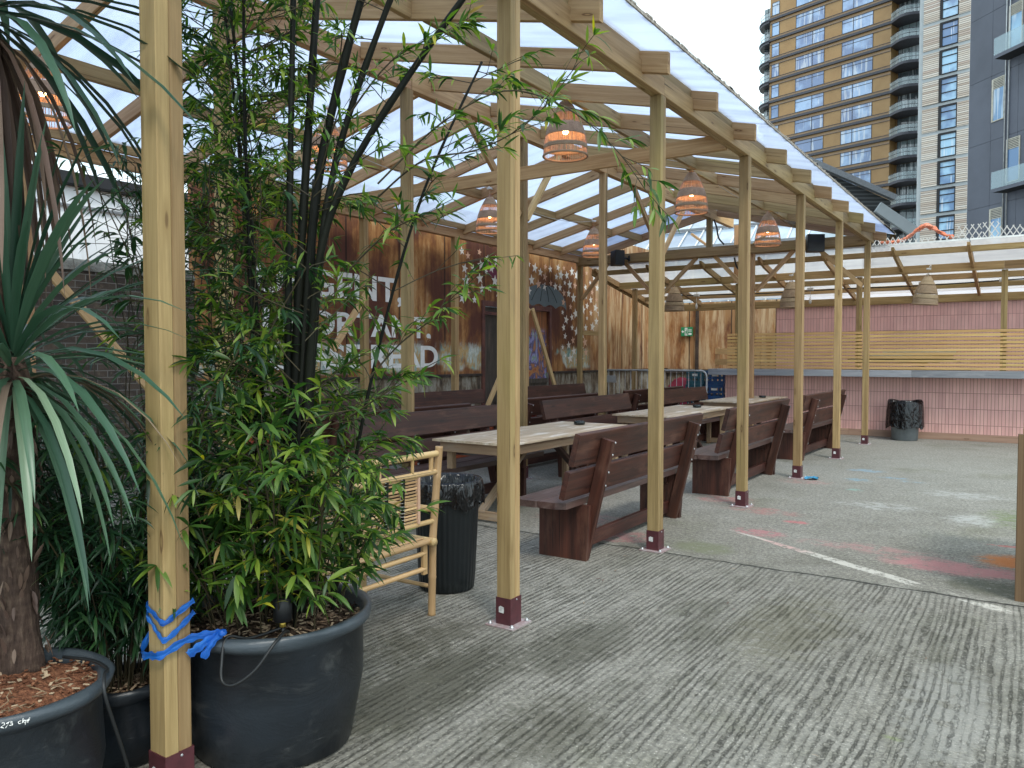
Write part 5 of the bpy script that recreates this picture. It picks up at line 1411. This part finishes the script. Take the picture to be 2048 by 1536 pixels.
# ---- bronze tower: local frame u along the facade (to the left), w out of it, z up
tw = empty('apartment_tower', 'tall bronze clad apartment tower with dark floor bands and curved balconies', 'tower', (-14.87, 115.33, 0))
tw.rotation_euler.z = math.atan2(.271, -.963)               # local x runs along the facade, away to the left; local y faces the camera
FH = 3.1; Z0 = 46.67 - 44 * 0 - .0
NF0, NF1 = 3, 18
base = 46.67 - 15 * FH                                        # slab level k = base + k*FH
mb = MB(); mb.box((0, -12, 0), (18.3, -.45, base + NF1 * FH + 2), 0, 2); mb.box((-3.9, -12, 0), (-.01, -2.2, base + NF1 * FH + 2), 0, 2); mb.build('tower_core', M['bronze_panel'], tw)
cols = [(2.45, 6.9, .36), (9.5, 14.0, .42), (16.7, 17.95, .0)]
def arc(k0, n=14):
    pass
for k in range(NF0, NF1):
    z = base + k * FH
    # bronze strips over and under the dark slab band, running round both ends
    mb = MB(); mb.box((0.0, -.449, z + .20), (18.3, -.40, z + .55), .0, 0); mb.box((0.0, -.449, z - .60), (18.3, -.40, z - .36), .0, 0)
    mb.box((.0, -.3995, z + .52), (18.3, -.36, z + .56), 0, 0); mb.box((0, -.3995, z - .62), (18.3, -.36, z - .58), 0, 0) if False else None
    mb.build('bronze_strip', M['bronze_band'], tw)
    mb = MB(); mb.box((.0, -.449, z - .17), (18.3, -.15, z + .19), .02, 0); mb.box((.0, -.39, z + .53), (18.3, -.33, z + .58), .0, 0); mb.box((0, -.39, z - .66), (18.3, -.34, z - .61), 0, 0)
    # curved left balcony slab and right recessed balcony slab bulging outwards
    n = 12
    L = [(18.3 + 2.9 * math.sin(PI / 2 * i / n), -.15 - 3.2 * (1 - math.cos(PI / 2 * i / n))) for i in range(n + 1)] + [(18.3, -3.35)]
    mb.hull(L, 2, z - .42, z - .08)
    L = [(18.3 + 3.05 * math.sin(PI / 2 * i / n), -.0 - 3.35 * (1 - math.cos(PI / 2 * i / n))) for i in range(n + 1)] + [(18.3, -3.35)]
    mb.hull(L, 2, z - .07, z + .06)
    Rr = [(-.01 - 3.85 * i / n, -.15 + 1.15 * math.sin(PI * min(1, i / n * .86)) ** 1.3) for i in range(n + 1)]
    mb.hull(Rr + [(-3.86, -2.2), (-.01, -2.2)], 2, z - .20, z + .15)
    mb.build('floor_slab', M['dark_slab'], tw)
    for side in (0, 1):
        p = [(18.3 + 2.8 * math.sin(PI / 2 * i / n), -.25 - 3.1 * (1 - math.cos(PI / 2 * i / n))) for i in range(n + 1)] if side == 0 else [(a, b - .08) for a, b in Rr]
        mb = MB(); mb.add([(a, b, zz) for zz in (z + .17, z + 1.15) for a, b in p], [(i, i + 1, n + 2 + i, n + 1 + i) for i in range(n)])
        b_ = mb.build('balustrade', M['balglass'], tw)
        mb = MB(); mb.tube([(a, b, z + 1.17) for a, b in p], .035, 5); mb.tube([(a, b + .01, z + .62) for a, b in p], .03, 5); mb.build('handrail', M['dark_slab'], b_)
    # window groups
    for ci, (a, b, sp) in enumerate(cols):
        f = MB(); y = -.39
        f.box((a, -.449, z + .60), (a + .06, y, z + FH - .66), 0, 2); f.box((b - .06, -.449, z + .60), (b, y, z + FH - .66), 0, 2)
        if sp: f.box((a + (b - a) * (.62 if ci == 0 else .4), -.449, z + .60), (a + (b - a) * (.62 if ci == 0 else .4) + .08, y, z + FH - .66), 0, 2)
        f.box((a + .061, -.449, z + FH - .665), (b - .061, y + .0, z + FH - .60), 0, 0); f.box((a + .061, -.449, z + FH - 1.13), (b - .061, y - .01, z + FH - 1.06), 0, 0); f.box((a + .061, -.449, z + .57), (b - .061, y, z + .63), 0, 0)
        fo = f.build('window', M['dark_slab'], tw)
        g = MB(); g.box((a + .02, -.449, z + .6), (b - .02, -.43, z + FH - .62), 0, 0); g.build('pane', M['pane_sky'], fo)
    g = MB(); g.box((-3.6, -2.19, z + .2), (-.3, -2.1, z + FH - .25), 0, 0); wl = g.build('balcony_glazing', M['pane_dark'], tw)
    f = MB()
    for x in (-3.6, -2.6, -1.7, -.8, -.35): f.box((x, -2.099, z + .2), (x + .06, -2.04, z + FH - .25), 0, 2)
    f.build('glazing_bar', M['dark_slab'], wl)
    g = MB(); g.box((18.31, -3.3, z + .1), (20.2, -2.0, z + FH - .45), 0, 2) ; wl = g.build('balcony_glazing', M['pane_dark'], tw)
    f = MB()
    for x in (18.7, 19.5): f.box((x, -1.995, z + .1), (x + .05, -1.93, z + FH - .45), 0, 2)
    f.build('glazing_bar', M['dark_slab'], wl)
# ---- pale wing with timber louvres and one column of tall windows
wg = empty('louvred_block', 'pale grey block with striped timber louvres and a column of windows', 'building', (-4.346, 99.0, 0))
wg.rotation_euler.z = math.atan2(.271, -.963)                # local x to the left along the facade, local y towards the camera
wl_ = 5.41; fw = 3.1; u = wl_ / 102.0
mb = MB(); mb.box((0, -10, 0), (wl_, 0, 62), 0, 2); mb.build('wall', M['wing_grey'], wg)
for k in range(0, 13):
    z = 36.6 + (k - 9) * fw
    for (a, b) in ((.3 * u, 22.5 * u), (60 * u, 93 * u)):
        mb = MB(); mb.box((a, .001, z - .02), (b, .10, z + 2.66), .0, 0); mb.build('louvre_panel', M['louvre'], wg)
    f = MB(); a, b = 23.5 * u, 59 * u
    f.box((a, .001, z), (a + .05, .12, z + 2.7), 0, 2); f.box((b - .26, .001, z), (b, .16, z + 2.7), 0, 2); f.box((a, .001, z + 2.48), (b - .261, .16, z + 2.7), 0, 0)
    for zz in (.0, .98, 1.92): f.box((a + .051, .001, z + zz - .05), (b - .261, .10, z + zz + .06), 0, 0)
    fo = f.build('window', M['charcoal_dark'], wg)
    g = MB(); g.box((a + .03, .0005, z), (b - .24, .05, z + 2.5), 0, 0); g.build('pane', M['pane_blue'], fo)
# ---- charcoal block, nearer, at the right edge
cb = empty('charcoal_block', 'nearer charcoal clad block with glass balconies at the top right corner', 'building', (-.98, 48.73, 0))
cb.rotation_euler.z = math.atan2(-.707, .707)                 # local x: along the facade towards the right
mb = MB(); mb.box((0, 0.06, 0), (14, 12, 40), 0, 2); mb.build('wall', M['charcoal_dark'], cb)
zs = [2.0 + 3.33 * k for k in range(11)]
off = 9.7 - 3.33 * 2
rows = [13.05 - .0 + 3.42 * (k - 2) for k in range(0, 9)]
xsx = [0, 1.56, 2.52, 3.3, 5.2, 7, 9, 11, 14]
for k, z in enumerate(rows):
    mb = MB()
    for a, b in zip(xsx, xsx[1:]):
        mb.box((a + .008, 0, z + .008), (b - .008, .059, z + 3.412), 0, 2)
    mb.build('facade_panel', M['charcoal'], cb)
    for (a, b, alt) in ((1.62, 2.45, 0), (2.65, 3.5, 1), (5.3, 6.2, 0)):
        if (k + alt) % 2: continue
        f = MB(); zl, zh = z + .95, z + 3.2
        f.box((a, -.05, zl), (a + .10, -.001, zh), 0, 2); f.box((b - .04, -.05, zl), (b, -.001, zh), 0, 2); f.box((a + .101, -.05, zl), (b - .041, -.001, zl + .05), 0, 0); f.box((a + .101, -.05, zh - .05), (b - .041, -.001, zh), 0, 0)
        for j in range(6): f.box((a + .101, -.045, zh - .12 - .085 * j), (b - .041, -.001, zh - .08 - .085 * j), 0, 0)
        fo = f.build('window', M['cream_frame'], cb)
        g = MB(); g.box((a + .06, -.02, zl + .02), (b - .02, -.0008, zh - .55), 0, 0); g.build('pane', M['pane_blue'], fo)
        if alt:
            g = MB(); g.box((a + .05, -.95, z + .42), (b + 2.6, -.06, z + .54), .01, 0); bo = g.build('balcony', M['charcoal_dark'], cb)
            g = MB(); g.box((a + .05, -.955, z + .40), (b + 2.6, -.93, z + .58), 0, 0); g.build('balcony_face', M['charcoal'], bo)
            g = MB(); g.box((a + .05, -.953, z + .585), (b + 2.6, -.935, z + 1.45), 0, 0); g.build('balustrade', M['balglass'], bo)
mb = MB()
for x in (2.53, 2.75): mb.tube([(x, -.06, 2), (x, -.06, 36)], .03, 6)
mb.build('downpipe', M['zinc'], cb)
# ---- low black-clad building with a sloping roof edge
lb = empty('black_clad_building', 'low black slatted building with a grey sloping roof edge', 'building', (-9, 62, 0))
d = V((-7.0 + 12.4, 65.0 - 61.5, 0)); lb.rotation_euler.z = math.atan2(d.y, d.x); lb.location = (-12.4, 61.5, 0)
Ln = d.length
mb = MB(); mb.hull([(-2.6, 0), (Ln - .2, 0), (Ln - .2, 13.55), (-2.6, 17.45)], 1, 0, 9); mb.build('wall', M['dark_clad'], lb)
mb = MB()
for x in (1.0, 3.4, 4.6): mb.box((x, -.06, 0), (x + .55, -.001, 16.15 - x * .55 - .7), 0, 2)
mb.build('recess', M['charcoal_dark'], lb)
mb = MB(); mb.beam((-2.8, -.25, 17.75), (Ln, -.25, 13.72), .5, .42, (0, 0, 1)); mb.build('roof_edge', M['grey_metal'], lb)
mb = MB(); mb.beam((Ln - 2.3, -2.5, 12.6), (Ln + .5, -2.5, 10.7), .3, .8, (0, 0, 1)); mb.build('canopy_edge', M['wing_grey'], lb)
# ---- glazed station roof seen through the far gable
gr = empty('glazed_roof', 'long blue grey glazed roof with pale trusses beyond the pavilion gable', 'building', (-12, 37, 0))
mb = MB(); mb.hull([(34.0, 0), (34.0, 6.6), (37.0, 8.9), (44, 8.9), (44, 0)], 0, -26, -5.5); wb(mb, 'glazing', M['glazed'], gr)
for k in range(24):
    x = -25.6 + k * .85; mb = MB(); mb.beam((x, 33.96, 6.62), (x, 36.97, 8.94), .06, .06); mb.beam((x, 33.93, 6.62), (x, 33.93, 4.0), .06, .06, (0, 1, 0)); wb(mb, 'glazing_bar', M['white_plastic'], gr)
mb = MB(); mb.box((-26, 36.9, 8.96), (-5.5, 37.2, 9.25)); mb.box((-26, 33.85, 6.5), (-5.5, 33.99, 6.75)); mb.box((-26, 35.3, 7.72), (-5.5, 35.42, 7.82)); wb(mb, 'ridge_bar', M['grey_metal'], gr)
# ---- container roof, expanding trellis and orange tarpaulin over the bar
mb = MB(); mb.box((-2.4, 16.9, 2.72), (8.5, 21, 3.3), .02, 0)
tag(mb.build('bar_roof', M['white_clad']), 'white roof fascia of the bar behind the canopy', 'roof')
def trellis(x0, x1, z0, z1, y, lab, cell):
    e = empty('trellis', lab, 'trellis', ((x0 + x1) / 2, y, z0), 0, 'expanding lattice panels on the bar roof')
    mb = MB(); h = z1 - z0; w = x1 - x0; n = int(w / cell); hx = h * .62
    for k in range(-int(hx / cell) - 1, n + 1):
        for s in (1, -1):
            a, b = (k * cell, k * cell + hx) if s > 0 else (k * cell + hx, k * cell)
            t0, t1 = 0.0, 1.0
            # clip to the panel
            def cl(a, b, t0, t1):
                for lim, sg in ((0, 1), (w, -1)):
                    fa, fb = sg * (a - lim), sg * (b - lim)
                    if fa < 0 and fb < 0: return None
                    if fa < 0: t0 = max(t0, -fa / (fb - fa))
                    elif fb < 0: t1 = min(t1, fa / (fa - fb))
                return (t0, t1) if t1 > t0 + .02 else None
            c = cl(a, b, t0, t1)
            if not c: continue
            q = lambda t: (x0 + a + (b - a) * t, y + (.0 if s > 0 else .008), z0 + h * t)
            mb.beam(q(c[0]), q(c[1]), .007, .018, (1, 0, 0), .001)
    wb(mb, 'lattice', M['lattice'], e)
trellis(-.75, -.05, 3.72, 4.08, 17.0, 'narrow lattice panel behind the pavilion eave end', .105)
trellis(-.04, .98, 3.72, 4.02, 17.02, 'lattice panel under the orange tarpaulin', .115)
trellis(.99, 1.42, 3.75, 4.22, 17.0, 'tall lattice panel right of the orange tarpaulin', .12)
trellis(1.44, 1.72, 3.75, 4.24, 16.98, 'narrow lattice panel against the charcoal block', .12)
trellis(1.73, 3.3, 3.75, 4.14, 17.0, 'lattice panel at the right edge of the photo', .11)
trellis(3.31, 4.6, 3.75, 4.2, 17.0, 'lattice panel just outside the right edge', .12)
mb = MB(); mb.smooth = True; rt = random.Random(4); n, m = 70, 14
def tp(i, j):
    u, v = i / (n - 1), j / (m - 1); x = -.50 + 1.42 * u; z = 3.98 + .30 * math.exp(-((u - .63) / .22) ** 2) + .03 * math.exp(-((u - .05) / .1) ** 2)
    th = v * 2 * PI; r = .028 + .018 * math.exp(-((u - .65) / .25) ** 2) + .012 * math.sin(9 * u * 6 + 3 * th) + .008 * math.sin(23 * u * 5 + 5 * th)
    return (x, 17.12 + r * 1.6 * math.cos(th), z + r * math.sin(th) + rt.uniform(-.014, .014))
mb.add([tp(i, j) for i in range(n) for j in range(m)], [(i * m + j, i * m + (j + 1) % m, (i + 1) * m + (j + 1) % m, (i + 1) * m + j) for i in range(n - 1) for j in range(m)])
tag(mb.build('orange_tarpaulin', M['orange_tarp']), 'crumpled orange tarpaulin rolled along the top of the bar roof', 'tarpaulin')
mb = MB()
for (x, z) in ((.3, 3.9), (.62, 3.9), (.85, 3.86)): mb.box((x, 17.2, 3.3), (x + .22, 17.5, z + .02), .02)
mb.box((-.6, 17.25, 3.3), (5, 17.6, 3.74), .02, 0)
tag(mb.build('roof_boxes', M['grey_metal']), 'grey boxes stored on the bar roof behind the lattice', 'boxes')

# ================================================================= camera, sky, sun
cd = bpy.data.cameras.new('camera'); cam = bpy.data.objects.new('camera', cd); C.objects.link(cam)
cd.sensor_width = 36; cd.sensor_fit = 'HORIZONTAL'; cd.lens = FPX / 2048 * 36; cd.clip_end = 2000; cd.clip_start = .05
F = V((-math.sin(YAW) * math.cos(PIT), math.cos(YAW) * math.cos(PIT), -math.sin(PIT))); Rt = V((math.cos(YAW), math.sin(YAW), 0)); U = Rt.cross(F)
R2 = Rt * math.cos(ROL) + U * math.sin(ROL); U2 = -Rt * math.sin(ROL) + U * math.cos(ROL)
m = Matrix((R2, U2, -F)).transposed().to_4x4(); m.translation = CAM; cam.matrix_world = m
sc.camera = cam

SUN_EL, SUN_AZ = math.radians(52), math.radians(128)          # azimuth measured from +y towards +x
wd = bpy.data.worlds.new('World'); sc.world = wd; wd.use_nodes = True; nt = wd.node_tree; nt.nodes.clear(); g = G(nt)
sky = g.n('ShaderNodeTexSky', sky_type='NISHITA', sun_disc=False, sun_elevation=SUN_EL, sun_rotation=SUN_AZ, air_density=1.0, dust_density=1.5, ozone_density=1.5)
dv = g.n('ShaderNodeTexCoord').outputs['Generated']
cl = g.noise(g.map(dv, (1.4, 1.4, 2.6), (.3, .1, .2)), 2.2, 6, .6, .5)
thin = g.ss(cl, .45, .66)
grey = g.ss(g.noise(g.map(dv, (1, 1, 2), (4, 2, 0)), 2.6, 5, .6), .42, .7)
cloud = g.mix(grey, (9.6, 9.8, 10.1), (7.6, 7.9, 8.6))
colr = g.mix(g.m('ADD', .25, g.m('MULTIPLY', thin, .75)), g.mix(.7, sky.outputs[0], (3.3, 5.7, 6.1)), cloud)
bg = g.n('ShaderNodeBackground', {'Color': colr, 'Strength': .125})
ow = g.n('ShaderNodeOutputWorld'); nt.links.new(bg.outputs[0], ow.inputs[0])
sl = bpy.data.lights.new('sun', 'SUN'); sl.energy = 1.0; sl.angle = math.radians(14); sl.color = (1, .965, .90)
so = bpy.data.objects.new('sun', sl); C.objects.link(so)
sd = V((math.sin(SUN_AZ) * math.cos(SUN_EL), math.cos(SUN_AZ) * math.cos(SUN_EL), math.sin(SUN_EL)))
so.rotation_euler = sd.to_track_quat('Z', 'Y').to_euler(); so.location = (6, -2, 12)
sc.view_settings.view_transform = 'Standard'; sc.view_settings.look = 'None'; sc.view_settings.exposure = 1.0; sc.view_settings.gamma = 1.0
sc.cycles.use_denoising = True; sc.cycles.transparent_max_bounces = 12; sc.cycles.max_bounces = 8; sc.cycles.sample_clamp_indirect = 6
